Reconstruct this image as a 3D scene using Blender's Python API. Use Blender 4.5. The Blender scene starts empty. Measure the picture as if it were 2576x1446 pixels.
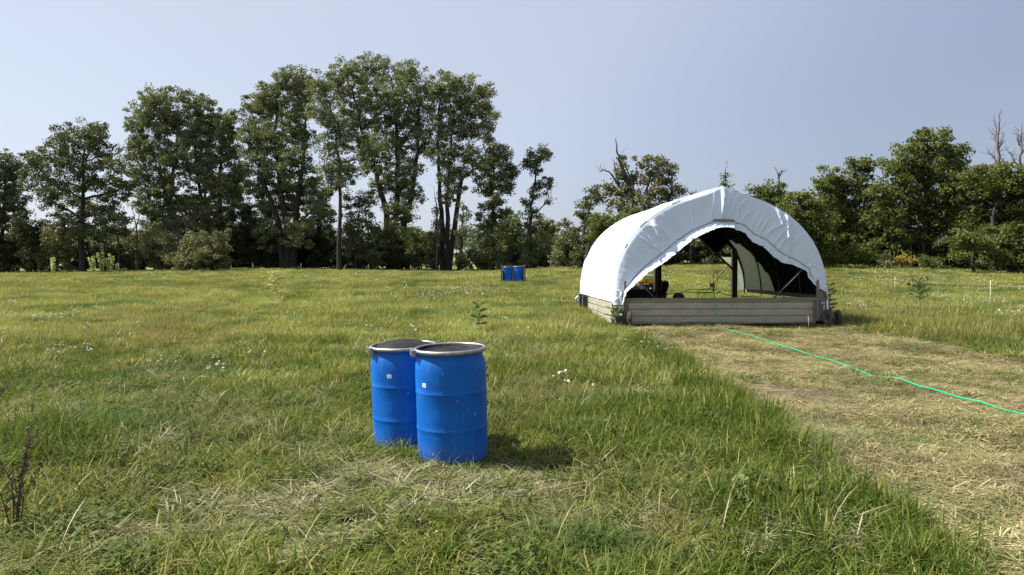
import bpy, math, random
import numpy as np
from mathutils import Vector, Matrix, noise as mnoise

random.seed(7)
rng = np.random.default_rng(11)
sc = bpy.context.scene
R = math.radians

# ------------------------------------------------------------------ camera
PITCH = R(1.70)
EYE = 1.6
cam_d = bpy.data.cameras.new("camera")
cam_d.sensor_width = 36.0
cam_d.lens = 36.0 * 3094.0 / 4096.0
cam_d.clip_start = 0.05
cam_d.clip_end = 5000
cam = bpy.data.objects.new("camera", cam_d)
sc.collection.objects.link(cam)
cam.location = (0, 0, EYE)
cam.rotation_euler = (math.pi / 2 - PITCH, 0, 0)
sc.camera = cam

# ------------------------------------------------------------------ world, sun, exposure
SUN_EL = R(49)
SUN_DIR = Vector((-0.9903 * math.cos(SUN_EL), 0.139 * math.cos(SUN_EL), math.sin(SUN_EL)))
world = bpy.data.worlds.new("World")
sc.world = world
world.use_nodes = True
nt = world.node_tree
nt.nodes.clear()
wo = nt.nodes.new("ShaderNodeOutputWorld")
bg = nt.nodes.new("ShaderNodeBackground")
sky = nt.nodes.new("ShaderNodeTexSky")
sky.sky_type = 'NISHITA'
sky.sun_disc = False
sky.sun_elevation = SUN_EL
sky.sun_rotation = math.atan2(-0.9903, 0.139)
sky.altitude = 200
sky.air_density = 1.0
sky.dust_density = 1.2
sky.ozone_density = 2.5
bg.inputs[1].default_value = 0.095
hz = nt.nodes.new("ShaderNodeMix"); hz.data_type = 'RGBA'
hz.inputs[0].default_value = 0.7
nt.links.new(sky.outputs[0], hz.inputs[6])
# summer haze over the whole sky, brighter towards the sun
tcw = nt.nodes.new("ShaderNodeTexCoord")
dotn = nt.nodes.new("ShaderNodeVectorMath"); dotn.operation = 'DOT_PRODUCT'
nt.links.new(tcw.outputs['Generated'], dotn.inputs[0]); dotn.inputs[1].default_value = SUN_DIR
hr = nt.nodes.new("ShaderNodeValToRGB"); hr.color_ramp.interpolation = 'B_SPLINE'
els = hr.color_ramp.elements
for p_, c_ in ((0.0, (1.9, 1.95, 2.5)), (0.44, (2.05, 2.1, 2.7)), (0.49, (2.3, 2.38, 3.1)), (0.55, (3.0, 3.1, 3.9)), (0.61, (3.65, 3.75, 4.4)), (0.80, (4.3, 4.4, 4.85))):
    e_ = els[0] if p_ == 0 else els.new(p_)
    e_.position = p_; e_.color = (c_[0] / 5, c_[1] / 5, c_[2] / 5, 1)
els.remove(els[-1]) if els[-1].position > .9 else None
mr_ = nt.nodes.new("ShaderNodeMapRange"); mr_.inputs[1].default_value = -1; mr_.inputs[2].default_value = 1
nt.links.new(dotn.outputs['Value'], mr_.inputs[0]); nt.links.new(mr_.outputs[0], hr.inputs[0])
hs = nt.nodes.new("ShaderNodeVectorMath"); hs.operation = 'SCALE'; hs.inputs['Scale'].default_value = 5.0
nt.links.new(hr.outputs[0], hs.inputs[0])
nt.links.new(hs.outputs[0], hz.inputs[7])
nt.links.new(hz.outputs[2], bg.inputs[0])
nt.links.new(bg.outputs[0], wo.inputs[0])

sun_d = bpy.data.lights.new("sun", 'SUN')
sun_d.energy = 5.0
sun_d.angle = R(0.5)
sun_d.color = (1.0, 0.95, 0.87)
sun = bpy.data.objects.new("sun", sun_d)
sc.collection.objects.link(sun)
sun.rotation_euler = SUN_DIR.to_track_quat('Z', 'Y').to_euler()

sc.view_settings.view_transform = 'Standard'
sc.view_settings.look = 'None'
sc.view_settings.exposure = 0.9
sc.view_settings.gamma = 1.0
sc.view_settings.use_curve_mapping = False
sc.cycles.max_bounces = 8
sc.cycles.transparent_max_bounces = 4
sc.cycles.diffuse_bounces = 3

# ------------------------------------------------------------------ helpers
FV = 1945.0
def ray(xv, yv, D, fv=FV, cx=1287.5, cy=723.0):
    dx = (xv - cx) / fv; dy = (cy - yv) / fv
    y = math.cos(PITCH) + dy * math.sin(PITCH)
    z = -math.sin(PITCH) + dy * math.cos(PITCH)
    k = D / y
    return Vector((dx * k, D, EYE + z * k))

def col(c):
    return (c[0], c[1], c[2], 1.0)

def tag(o, label=None, cat=None, group=None, kind=None):
    if label: o['label'] = label
    if cat: o['category'] = cat
    if group: o['group'] = group
    if kind: o['kind'] = kind
    return o

def empty(name, loc=(0, 0, 0), rz=0.0):
    o = bpy.data.objects.new(name, None)
    o.empty_display_size = 0.1
    sc.collection.objects.link(o)
    o.location = loc
    o.rotation_euler = (0, 0, rz)
    return o

class MB:
    def __init__(s):
        s.v = []; s.f = []; s.m = []; s.s = []
    def add(s, vs, fs, m=0, smooth=True):
        b = len(s.v)
        s.v.extend([tuple(v) for v in vs])
        for f in fs:
            s.f.append(tuple(i + b for i in f)); s.m.append(m); s.s.append(smooth)
    def box(s, c, size, rot=None, m=0, bev=0.0):
        hx, hy, hz = size[0] / 2, size[1] / 2, size[2] / 2
        vs = [Vector((x, y, z)) for x in (-hx, hx) for y in (-hy, hy) for z in (-hz, hz)]
        if rot is not None: vs = [rot @ v for v in vs]
        vs = [v + Vector(c) for v in vs]
        fs = [(0, 1, 3, 2), (4, 6, 7, 5), (0, 4, 5, 1), (2, 3, 7, 6), (0, 2, 6, 4), (1, 5, 7, 3)]
        s.add(vs, fs, m, False)
    def bar(s, a, b, w, h, m=0):
        a = Vector(a); b = Vector(b); d = b - a
        q = d.to_track_quat('X', 'Z').to_matrix()
        s.box((a + b) / 2, (d.length, w, h), q, m)
    def tube(s, pts, rad, n=8, m=0, cap=True):
        pts = [Vector(p) for p in pts]
        if not hasattr(rad, '__len__'): rad = [rad] * len(pts)
        vs = []; up = None
        for i, p in enumerate(pts):
            if i == 0: t = pts[1] - pts[0]
            elif i == len(pts) - 1: t = pts[-1] - pts[-2]
            else: t = pts[i + 1] - pts[i - 1]
            if t.length < 1e-9: t = Vector((0, 0, 1))
            t.normalize()
            if up is None:
                up = t.orthogonal().normalized()
            else:
                up = (up - t * up.dot(t))
                up = up.normalized() if up.length > 1e-6 else t.orthogonal().normalized()
            w = t.cross(up)
            for k in range(n):
                a = 2 * math.pi * k / n
                vs.append(p + (up * math.cos(a) + w * math.sin(a)) * rad[i])
        fs = []
        for i in range(len(pts) - 1):
            for k in range(n):
                k2 = (k + 1) % n
                fs.append((i * n + k, i * n + k2, (i + 1) * n + k2, (i + 1) * n + k))
        if cap:
            fs.append(tuple(reversed(range(n))))
            fs.append(tuple((len(pts) - 1) * n + k for k in range(n)))
        s.add(vs, fs, m)
    def lathe(s, prof, n=48, c=(0, 0, 0), m=0, rot=None, closed=False):
        vs = []
        for r, z in prof:
            for k in range(n):
                a = 2 * math.pi * k / n
                v = Vector((r * math.cos(a), r * math.sin(a), z))
                if rot is not None: v = rot @ v
                vs.append(v + Vector(c))
        fs = []
        L = len(prof)
        for i in range(L if closed else L - 1):
            j = (i + 1) % L
            for k in range(n):
                k2 = (k + 1) % n
                fs.append((i * n + k, i * n + k2, j * n + k2, j * n + k))
        s.add(vs, fs, m)
    def grid(s, P, m=0, smooth=True, flip=False):
        nu = len(P); nv = len(P[0])
        vs = [p for row in P for p in row]
        fs = []
        for i in range(nu - 1):
            for j in range(nv - 1):
                f = (i * nv + j, i * nv + j + 1, (i + 1) * nv + j + 1, (i + 1) * nv + j)
                fs.append(f[::-1] if flip else f)
        s.add(vs, fs, m, smooth)
    def build(s, name, mats, parent=None):
        me = bpy.data.meshes.new(name)
        me.from_pydata(s.v, [], s.f)
        if not isinstance(mats, (list, tuple)): mats = [mats]
        for mm in mats: me.materials.append(mm)
        me.polygons.foreach_set('material_index', s.m)
        me.polygons.foreach_set('use_smooth', s.s)
        me.update()
        o = bpy.data.objects.new(name, me)
        sc.collection.objects.link(o)
        if parent is not None: o.parent = parent
        return o

# quads from numpy arrays: verts (N,4,3), rnd (N,)
def quad_mesh(name, V, rnd, mat, nper=4, extra=None):
    V = np.asarray(V, dtype=np.float32)
    N = V.shape[0]
    me = bpy.data.meshes.new(name)
    me.vertices.add(N * nper)
    me.vertices.foreach_set('co', V.reshape(-1))
    me.loops.add(N * nper)
    me.loops.foreach_set('vertex_index', np.arange(N * nper, dtype=np.int32))
    me.polygons.add(N)
    me.polygons.foreach_set('loop_start', np.arange(0, N * nper, nper, dtype=np.int32))
    me.polygons.foreach_set('loop_total', np.full(N, nper, dtype=np.int32))
    me.update(calc_edges=True)
    a = me.attributes.new('rnd', 'FLOAT', 'FACE')
    a.data.foreach_set('value', np.asarray(rnd, dtype=np.float32))
    me.materials.append(mat)
    return me

# ------------------------------------------------------------------ materials
def new_mat(name):
    m = bpy.data.materials.new(name); m.use_nodes = True
    t = m.node_tree; t.nodes.clear()
    out = t.nodes.new('ShaderNodeOutputMaterial')
    return m, t, out

def ramp(t, fac, stops):
    r = t.nodes.new('ShaderNodeValToRGB')
    e = r.color_ramp.elements
    while len(e) > 1: e.remove(e[0])
    e[0].position = stops[0][0]; e[0].color = col(stops[0][1])
    for p, c in stops[1:]:
        x = e.new(p); x.color = col(c)
    t.links.new(fac, r.inputs[0])
    return r.outputs[0]

def noise_tex(t, scale, detail=3, vec=None, rough=0.5, dist=0.0):
    n = t.nodes.new('ShaderNodeTexNoise')
    n.inputs['Scale'].default_value = scale
    n.inputs['Detail'].default_value = detail
    n.inputs['Roughness'].default_value = rough
    n.inputs['Distortion'].default_value = dist
    if vec is not None: t.links.new(vec, n.inputs['Vector'])
    return n.outputs[0]

def mixc(t, fac, a, b, mode='MIX'):
    n = t.nodes.new('ShaderNodeMix'); n.data_type = 'RGBA'; n.blend_type = mode
    if isinstance(fac, (int, float)): n.inputs[0].default_value = fac
    else: t.links.new(fac, n.inputs[0])
    for s, v in ((6, a), (7, b)):
        if isinstance(v, tuple): n.inputs[s].default_value = col(v)
        else: t.links.new(v, n.inputs[s])
    return n.outputs[2]

def maprange(t, v, a, b, c=0.0, d=1.0):
    n = t.nodes.new('ShaderNodeMapRange')
    t.links.new(v, n.inputs[0])
    n.inputs[1].default_value = a; n.inputs[2].default_value = b
    n.inputs[3].default_value = c; n.inputs[4].default_value = d
    return n.outputs[0]

def simple(name, c1, c2=None, rough=0.6, metal=0.0, scale=8.0, bump=0.0, bscale=None, stretch=None, spec=0.4, coords='Object'):
    m, t, out = new_mat(name)
    p = t.nodes.new('ShaderNodeBsdfPrincipled')
    t.links.new(p.outputs[0], out.inputs[0])
    p.inputs['Roughness'].default_value = rough
    p.inputs['Metallic'].default_value = metal
    p.inputs['Specular IOR Level'].default_value = spec
    tc = t.nodes.new('ShaderNodeTexCoord')
    vec = tc.outputs[coords]
    if stretch:
        mp = t.nodes.new('ShaderNodeMapping'); mp.inputs['Scale'].default_value = stretch
        t.links.new(vec, mp.inputs[0]); vec = mp.outputs[0]
    if c2 is None: c2 = tuple(x * 0.75 for x in c1)
    n = noise_tex(t, scale, 5, vec, 0.6)
    t.links.new(ramp(t, n, [(0.3, c2), (0.7, c1)]), p.inputs['Base Color'])
    if bump > 0:
        b = t.nodes.new('ShaderNodeBump'); b.inputs['Strength'].default_value = bump
        b.inputs['Distance'].default_value = 0.01
        t.links.new(noise_tex(t, bscale or scale * 3, 4, vec), b.inputs['Height'])
        t.links.new(b.outputs[0], p.inputs['Normal'])
    return m

def leaf_mat(name, dark, mid, light, trans=0.35, obj_var=0.15, tmul=(1.2, 1.25, 0.5)):
    m, t, out = new_mat(name)
    at = t.nodes.new('ShaderNodeAttribute'); at.attribute_name = 'rnd'
    c = ramp(t, at.outputs['Fac'], [(0.0, dark), (0.5, mid), (1.0, light)])
    geo = t.nodes.new('ShaderNodeNewGeometry')
    n = noise_tex(t, 0.5, 2, geo.outputs['Position'])
    c = mixc(t, maprange(t, n, 0.35, 0.65, 0.0, 0.55), c, light)
    d = t.nodes.new('ShaderNodeBsdfPrincipled')
    d.inputs['Roughness'].default_value = 0.55
    d.inputs['Specular IOR Level'].default_value = 0.15
    t.links.new(c, d.inputs['Base Color'])
    tr = t.nodes.new('ShaderNodeBsdfTranslucent')
    t.links.new(mixc(t, 1.0, c, tmul, 'MULTIPLY'), tr.inputs[0])
    mx = t.nodes.new('ShaderNodeMixShader'); mx.inputs[0].default_value = trans
    t.links.new(d.outputs[0], mx.inputs[1]); t.links.new(tr.outputs[0], mx.inputs[2])
    t.links.new(mx.outputs[0], out.inputs[0])
    return m

def grass_mat(name, stops, patch=None, trans=0.32, dry=None, rough=0.6):
    """blade colour = per blade random + broad patches of the sward itself"""
    m, t, out = new_mat(name)
    at = t.nodes.new('ShaderNodeAttribute'); at.attribute_name = 'rnd'
    oi = t.nodes.new('ShaderNodeObjectInfo')
    ad = t.nodes.new('ShaderNodeMath'); ad.operation = 'MULTIPLY_ADD'
    t.links.new(oi.outputs['Random'], ad.inputs[0]); ad.inputs[1].default_value = 0.45
    sb = t.nodes.new('ShaderNodeMath'); sb.operation = 'MULTIPLY_ADD'
    t.links.new(at.outputs['Fac'], sb.inputs[0]); sb.inputs[1].default_value = 0.75; sb.inputs[2].default_value = -0.1
    t.links.new(sb.outputs[0], ad.inputs[2])
    c = ramp(t, ad.outputs[0], stops)
    geo = t.nodes.new('ShaderNodeNewGeometry')
    if patch:
        for sc_, lo, hi, amt, pc in patch:
            n = noise_tex(t, sc_, 3, geo.outputs['Position'], 0.6)
            c = mixc(t, maprange(t, n, lo, hi, 0.0, amt), c, pc)
    d = t.nodes.new('ShaderNodeBsdfPrincipled')
    d.inputs['Roughness'].default_value = rough
    d.inputs['Specular IOR Level'].default_value = 0.12
    t.links.new(c, d.inputs['Base Color'])
    tr = t.nodes.new('ShaderNodeBsdfTranslucent')
    t.links.new(mixc(t, 1.0, c, (1.15, 1.15, 0.6), 'MULTIPLY'), tr.inputs[0])
    mx = t.nodes.new('ShaderNodeMixShader'); mx.inputs[0].default_value = trans
    t.links.new(d.outputs[0], mx.inputs[1]); t.links.new(tr.outputs[0], mx.inputs[2])
    t.links.new(mx.outputs[0], out.inputs[0])
    return m

M = {}
M['bark'] = simple('bark', (0.055, 0.045, 0.036), (0.022, 0.018, 0.015), 0.9, scale=6, stretch=(1, 1, .3), bump=.6)
M['palebark'] = simple('pale bark', (0.13, 0.115, 0.09), (0.06, 0.05, 0.04), 0.9, scale=6, stretch=(1, 1, .3))
M['deadwood'] = simple('dead wood', (0.17, 0.155, 0.145), (0.10, 0.09, 0.085), 0.9, scale=6)
M['cottonwood'] = leaf_mat('cottonwood leaves', (0.092, 0.109, 0.054), (0.168, 0.196, 0.090), (0.261, 0.283, 0.153), 0.18)
M['oakleaf'] = leaf_mat('oak leaves', (0.065, 0.083, 0.041), (0.110, 0.134, 0.061), (0.166, 0.184, 0.088), 0.18)
M['greenleaf'] = leaf_mat('bright green leaves', (0.062, 0.077, 0.021), (0.103, 0.128, 0.037), (0.165, 0.183, 0.064), 0.35)
M['oliveleaf'] = leaf_mat('olive leaves', (0.108, 0.114, 0.050), (0.168, 0.171, 0.081), (0.228, 0.227, 0.125), 0.18)
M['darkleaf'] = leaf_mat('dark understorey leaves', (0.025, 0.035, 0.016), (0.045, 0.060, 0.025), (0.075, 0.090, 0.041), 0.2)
M['yellowleaf'] = leaf_mat('yellow leaves', (0.200, 0.168, 0.030), (0.300, 0.252, 0.050), (0.400, 0.336, 0.080), 0.3)
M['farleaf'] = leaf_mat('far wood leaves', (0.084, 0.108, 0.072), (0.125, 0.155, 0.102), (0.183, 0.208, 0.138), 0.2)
M['plantleaf'] = leaf_mat('broad plant leaves', (0.075, 0.120, 0.035), (0.125, 0.180, 0.060), (0.200, 0.252, 0.100), 0.3)
M['milkleaf'] = leaf_mat('dark milkweed leaves', (0.03, 0.06, 0.025), (0.055, 0.095, 0.04), (0.12, 0.17, 0.08), 0.2)
M['paleplant'] = leaf_mat('pale plant leaves', (0.225, 0.264, 0.120), (0.325, 0.360, 0.180), (0.425, 0.456, 0.240), 0.3)
M['docks'] = simple('brown seed heads', (0.12, 0.08, 0.05), (0.06, 0.04, 0.025), 0.9, scale=40)
M['stem'] = simple('green stems', (0.14, 0.18, 0.07), (0.09, 0.12, 0.045), 0.7, scale=10)

M['tarp_white'] = simple('white tarpaulin', (0.63, 0.715, 0.84), (0.60, 0.685, 0.81), 0.3, scale=3, bump=0.0, spec=0.5)
M['tarp_black'] = simple('dusty black tarpaulin lining', (0.014, 0.014, 0.013), (0.006, 0.006, 0.006), 0.9, scale=5, spec=0.08)
M['weathered'] = simple('weathered grey wood', (0.24, 0.215, 0.185), (0.13, 0.115, 0.10), 0.85, scale=5, stretch=(8, 8, 1), bump=.5)
M['weathered_h'] = simple('weathered grey rail wood', (0.25, 0.23, 0.20), (0.14, 0.13, 0.115), 0.85, scale=5, stretch=(1, 8, 8), bump=.5)
M['darkwood'] = simple('dark stained wood', (0.075, 0.05, 0.04), (0.03, 0.022, 0.02), 0.85, scale=6, stretch=(6, 6, 1), bump=.5)
M['tanwood'] = simple('pale tan wood', (0.50, 0.38, 0.23), (0.36, 0.27, 0.16), 0.8, scale=10, stretch=(1, 1, 6))
M['siding'] = simple('tan painted steel siding', (0.44, 0.415, 0.325), (0.29, 0.275, 0.22), 0.5, scale=2.5, stretch=(1, 1, 3), spec=.4)
M['galv'] = simple('galvanised steel', (0.55, 0.56, 0.57), (0.40, 0.41, 0.43), 0.42, metal=0.75, scale=25)
M['darksteel'] = simple('dark steel hoop', (0.10, 0.10, 0.10), (0.05, 0.05, 0.05), 0.5, metal=0.4, scale=20)
M['rubber'] = simple('muddy tyre rubber', (0.16, 0.125, 0.10), (0.035, 0.032, 0.03), 0.85, scale=9, bump=.5)
M['black'] = simple('black plastic', (0.03, 0.03, 0.03), (0.018, 0.018, 0.018), 0.6, scale=10)
M['blacknet'] = simple('black netting', (0.035, 0.035, 0.035), (0.02, 0.02, 0.02), 0.9, scale=30)
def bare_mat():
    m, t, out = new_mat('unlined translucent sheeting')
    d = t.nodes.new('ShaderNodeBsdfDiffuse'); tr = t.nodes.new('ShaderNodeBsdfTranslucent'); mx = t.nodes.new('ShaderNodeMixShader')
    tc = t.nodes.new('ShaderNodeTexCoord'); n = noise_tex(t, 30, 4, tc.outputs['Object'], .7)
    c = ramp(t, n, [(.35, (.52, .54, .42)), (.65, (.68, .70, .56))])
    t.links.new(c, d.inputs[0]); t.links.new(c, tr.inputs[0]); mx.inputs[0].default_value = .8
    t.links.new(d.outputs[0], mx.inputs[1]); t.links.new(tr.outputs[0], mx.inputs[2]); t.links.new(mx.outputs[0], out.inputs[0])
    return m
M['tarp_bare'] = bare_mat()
M['rope'] = simple('grey draw cord', (0.16, 0.16, 0.17), (0.09, 0.09, 0.1), 0.9, scale=30)
M['ring'] = simple('drum clamp ring steel', (0.46, 0.45, 0.44), (0.27, 0.26, 0.25), 0.42, metal=0.8, scale=30)
M['hose'] = simple('green hose', (0.0, 0.42, 0.17), (0.0, 0.32, 0.12), 0.4, scale=40, spec=.6)
M['yellow'] = simple('yellow plastic', (0.75, 0.46, 0.01), (0.6, 0.34, 0.01), 0.45, scale=10)
M['palegreen'] = simple('pale green plastic', (0.55, 0.62, 0.34), (0.44, 0.5, 0.27), 0.6, scale=10)
M['rust'] = simple('rust brown steel', (0.28, 0.14, 0.07), (0.15, 0.07, 0.04), 0.8, scale=12)
M['pink'] = simple('faded pink plastic', (0.75, 0.4, 0.45), (0.6, 0.3, 0.35), 0.6, scale=12)
M['postwhite'] = simple('white fibreglass post', (0.75, 0.75, 0.72), (0.6, 0.6, 0.58), 0.5, scale=20)
M['wire'] = simple('pale polywire', (0.65, 0.68, 0.55), (0.5, 0.52, 0.42), 0.6, scale=20)
M['petal'] = simple('white petals', (0.62, 0.61, 0.54), (0.45, 0.45, 0.37), 0.7, scale=20)
M['greenpost'] = simple('grey green post', (0.25, 0.26, 0.22), (0.16, 0.17, 0.14), 0.8, scale=20)
M['sticker'] = simple('white paper sticker', (0.78, 0.78, 0.78), (0.72, 0.72, 0.73), 0.6, scale=20)
M['ink'] = simple('faded grey print', (0.32, 0.34, 0.38), (0.25, 0.27, 0.3), 0.6, scale=20)

def drum_blue():
    m, t, out = new_mat('scuffed blue drum plastic')
    p = t.nodes.new('ShaderNodeBsdfPrincipled'); t.links.new(p.outputs[0], out.inputs[0])
    tc = t.nodes.new('ShaderNodeTexCoord')
    mp = t.nodes.new('ShaderNodeMapping'); mp.inputs['Scale'].default_value = (1, 1, .18)
    t.links.new(tc.outputs['Object'], mp.inputs[0])
    n1 = noise_tex(t, 14, 6, mp.outputs[0], 0.65)
    n2 = noise_tex(t, 5, 4, tc.outputs['Object'], 0.6)
    c = ramp(t, n2, [(0.3, (0.0, 0.088, 0.39)), (0.7, (0.0, 0.130, 0.52))])
    c = mixc(t, maprange(t, n1, 0.56, 0.78, 0.0, 0.26), c, (0.22, 0.34, 0.62))
    n3 = noise_tex(t, 22, 2, tc.outputs['Object'], 0.4)
    c = mixc(t, maprange(t, n3, 0.74, 0.78, 0.0, 0.5), c, (0.35, 0.42, 0.6))
    # dust thrown up round the foot
    sx = t.nodes.new('ShaderNodeSeparateXYZ'); t.links.new(tc.outputs['Object'], sx.inputs[0])
    c = mixc(t, maprange(t, sx.outputs[2], 0.22, 0.0, 0.0, 0.22), c, (0.25, 0.26, 0.28))
    t.links.new(c, p.inputs['Base Color'])
    t.links.new(maprange(t, n2, 0.3, 0.7, 0.42, 0.58), p.inputs['Roughness'])
    p.inputs['Specular IOR Level'].default_value = 0.28
    b = t.nodes.new('ShaderNodeBump'); b.inputs['Strength'].default_value = .15; b.inputs['Distance'].default_value = .01
    t.links.new(n2, b.inputs['Height']); t.links.new(b.outputs[0], p.inputs['Normal'])
    return m
M['drum'] = drum_blue()

def lid_mat():
    m, t, out = new_mat('dusty black lid')
    p = t.nodes.new('ShaderNodeBsdfPrincipled'); t.links.new(p.outputs[0], out.inputs[0])
    tc = t.nodes.new('ShaderNodeTexCoord')
    n = noise_tex(t, 6, 6, tc.outputs['Object'], 0.7)
    t.links.new(ramp(t, n, [(0.35, (0.009, 0.009, 0.011)), (0.72, (0.04, 0.038, 0.042))]), p.inputs['Base Color'])
    t.links.new(maprange(t, n, .3, .7, .45, .7), p.inputs['Roughness']); p.inputs['Specular IOR Level'].default_value = .10
    b = t.nodes.new('ShaderNodeBump'); b.inputs['Strength'].default_value = .25; b.inputs['Distance'].default_value = .01
    t.links.new(n, b.inputs['Height']); t.links.new(b.outputs[0], p.inputs['Normal'])
    return m
M['lid'] = lid_mat()

# ------------------------------------------------------------------ terrain
CP = [(0, 0, 0), (-6, 5, 0), (8, 5, 0), (0, 7, 0), (-9, 12, 0.02), (0, 14, 0.08), (10, 14, 0.05), (2.4, 17.8, .2), (7.3, 17.8, .2),
      (2.1, 23, .22), (7.1, 23, .24), (0, 30, .36), (0, 42, .56), (12.5, 45, .35), (14, 37, .12), (16.5, 27, .0), (22, 30, 0.05), (-20, 25, .15), (-14, 40, .5), (-32, 45, .45),
      (-50, 75, .66), (-38, 75, .78), (-26, 75, 1.08), (-9, 75, .86), (-1, 75, .80), (6, 72, 1.30), (16, 70, 1.62),
      (24, 58, 1.48), (29, 52, 1.05), (33, 48, .78), (45, 55, .6), (-60, 50, .3), (-70, 80, .6), (50, 30, 0), (-40, 10, 0), (30, 5, 0)]
CPA = np.array(CP, float)
def _tps(r2): return 0.5 * r2 * np.log(r2 + 1e-9)
def _solve():
    n = len(CPA); d = ((CPA[:, None, :2] - CPA[None, :, :2]) ** 2).sum(-1)
    K = _tps(d) + np.eye(n) * 25.0
    P = np.hstack([np.ones((n, 1)), CPA[:, :2]])
    A = np.zeros((n + 3, n + 3)); A[:n, :n] = K; A[:n, n:] = P; A[n:, :n] = P.T
    return np.linalg.solve(A, np.concatenate([CPA[:, 2], np.zeros(3)]))
TW = _solve()
def ground_z(X, Y):
    X = np.atleast_1d(np.asarray(X, float)); Y = np.atleast_1d(np.asarray(Y, float))
    Xc = np.clip(X, -75, 55); Yc = np.clip(Y, -3, 82)
    d = (Xc[:, None] - CPA[None, :, 0]) ** 2 + (Yc[:, None] - CPA[None, :, 1]) ** 2
    z = _tps(d) @ TW[:len(CPA)] + TW[-3] + TW[-2] * Xc + TW[-1] * Yc
    # far land: dips behind the trees, then climbs to a distant field
    far = np.interp(Y, [0, 110, 150, 200, 280, 400, 700, 1600], [0, -.2, -.3, 1.2, 4.6, 7.5, 12, 25])
    k = np.clip((Y - 84) / 30.0, 0, 1); k = k * k * (3 - 2 * k)
    z = z * (1 - k) + far * k
    near = np.exp(-((Y / 60.0) ** 2))
    bump = 0.035 * np.sin(X * 1.1 + 0.7 * np.sin(Y * .8)) * np.sin(Y * 0.9 + 1.3 + .5 * np.sin(X * .6)) + .02 * np.sin(X * 2.7 + Y * 1.9)
    return z + bump * near
def gz(x, y): return float(ground_z([x], [y])[0])

def track_mask(X, Y):
    """1 on the trampled strip in front of the shelter"""
    wob = 0.07 * np.sin(Y * 1.7) + 0.06 * np.sin(Y * 4.1 + 1) + 0.05 * np.sin(Y * 9.3)
    l = np.interp(Y, [0, 5.3, 9, 13, 18.2], [2.25, 2.4, 2.65, 2.65, 2.25]) + wob
    r = np.interp(Y, [0, 12, 15.4, 18.2], [8.6, 8.2, 7.8, 7.5]) + wob * 1.4
    m = np.minimum((X - l), (r - X))
    m = np.minimum(m, (23.4 - Y) * 1.0)
    return np.clip(m / 0.25 + 0.5, 0, 1)

# ------------------------------------------------------------------ ground sheet
def ground_material():
    m, t, out = new_mat('meadow soil')
    p = t.nodes.new('ShaderNodeBsdfPrincipled'); t.links.new(p.outputs[0], out.inputs[0])
    p.inputs['Roughness'].default_value = 0.95
    p.inputs['Specular IOR Level'].default_value = 0.1
    geo = t.nodes.new('ShaderNodeNewGeometry'); pos = geo.outputs['Position']
    n1 = noise_tex(t, 0.35, 5, pos, .6); n2 = noise_tex(t, 14, 5, pos, .7); n3 = noise_tex(t, 2.2, 4, pos, .6)
    soil = ramp(t, n3, [(0.3, (0.045, 0.05, 0.018)), (0.5, (0.075, 0.085, 0.028)), (0.75, (0.10, 0.10, 0.04))])
    straw = ramp(t, n2, [(0.30, (0.07, 0.055, 0.032)), (0.48, (0.17, 0.14, 0.075)), (0.7, (0.30, 0.26, 0.14))])
    brown = ramp(t, n2, [(0.3, (0.05, 0.035, 0.024)), (0.7, (0.15, 0.11, 0.07))])
    straw = mixc(t, maprange(t, n3, .45, .62, 0, .8), straw, brown)
    at = t.nodes.new('ShaderNodeAttribute'); at.attribute_name = 'track'
    c = mixc(t, at.outputs['Fac'], soil, straw)
    sp = t.nodes.new('ShaderNodeSeparateXYZ'); t.links.new(pos, sp.inputs[0])
    fld = ramp(t, n1, [(0.3, (0.15, 0.19, 0.055)), (0.7, (0.20, 0.23, 0.07))])
    c = mixc(t, maprange(t, sp.outputs[1], 95, 130), c, fld)
    t.links.new(c, p.inputs['Base Color'])
    b = t.nodes.new('ShaderNodeBump'); b.inputs['Strength'].default_value = .8; b.inputs['Distance'].default_value = .03
    t.links.new(n2, b.inputs['Height']); t.links.new(b.outputs[0], p.inputs['Normal'])
    return m
def build_ground():
    u = np.linspace(-1, 1, 281); xs = 900 * np.sinh(u * 5.2) / math.sinh(5.2)
    v = np.linspace(0, 1, 261); ys = -12 + 2000 * np.sinh(v * 6.0) / math.sinh(6.0)
    X, Y = np.meshgrid(xs, ys)
    Z = ground_z(X.ravel(), Y.ravel())
    co = np.stack([X.ravel(), Y.ravel(), Z], 1).astype(np.float32)
    ny, nx = X.shape
    idx = np.arange(ny * nx).reshape(ny, nx)
    q = np.stack([idx[:-1, :-1], idx[:-1, 1:], idx[1:, 1:], idx[1:, :-1]], -1).reshape(-1, 4)
    me = bpy.data.meshes.new('ground')
    me.vertices.add(len(co)); me.vertices.foreach_set('co', co.ravel())
    me.loops.add(q.size); me.loops.foreach_set('vertex_index', q.ravel().astype(np.int32))
    me.polygons.add(len(q)); me.polygons.foreach_set('loop_start', np.arange(0, q.size, 4, dtype=np.int32))
    me.polygons.foreach_set('loop_total', np.full(len(q), 4, dtype=np.int32))
    me.polygons.foreach_set('use_smooth', np.ones(len(q), dtype=bool))
    me.update(calc_edges=True)
    a = me.attributes.new('track', 'FLOAT', 'POINT')
    a.data.foreach_set('value', track_mask(X.ravel(), Y.ravel()).astype(np.float32))
    me.materials.append(ground_material())
    o = bpy.data.objects.new('ground', me); sc.collection.objects.link(o)
    o['kind'] = 'structure'
build_ground()

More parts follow.
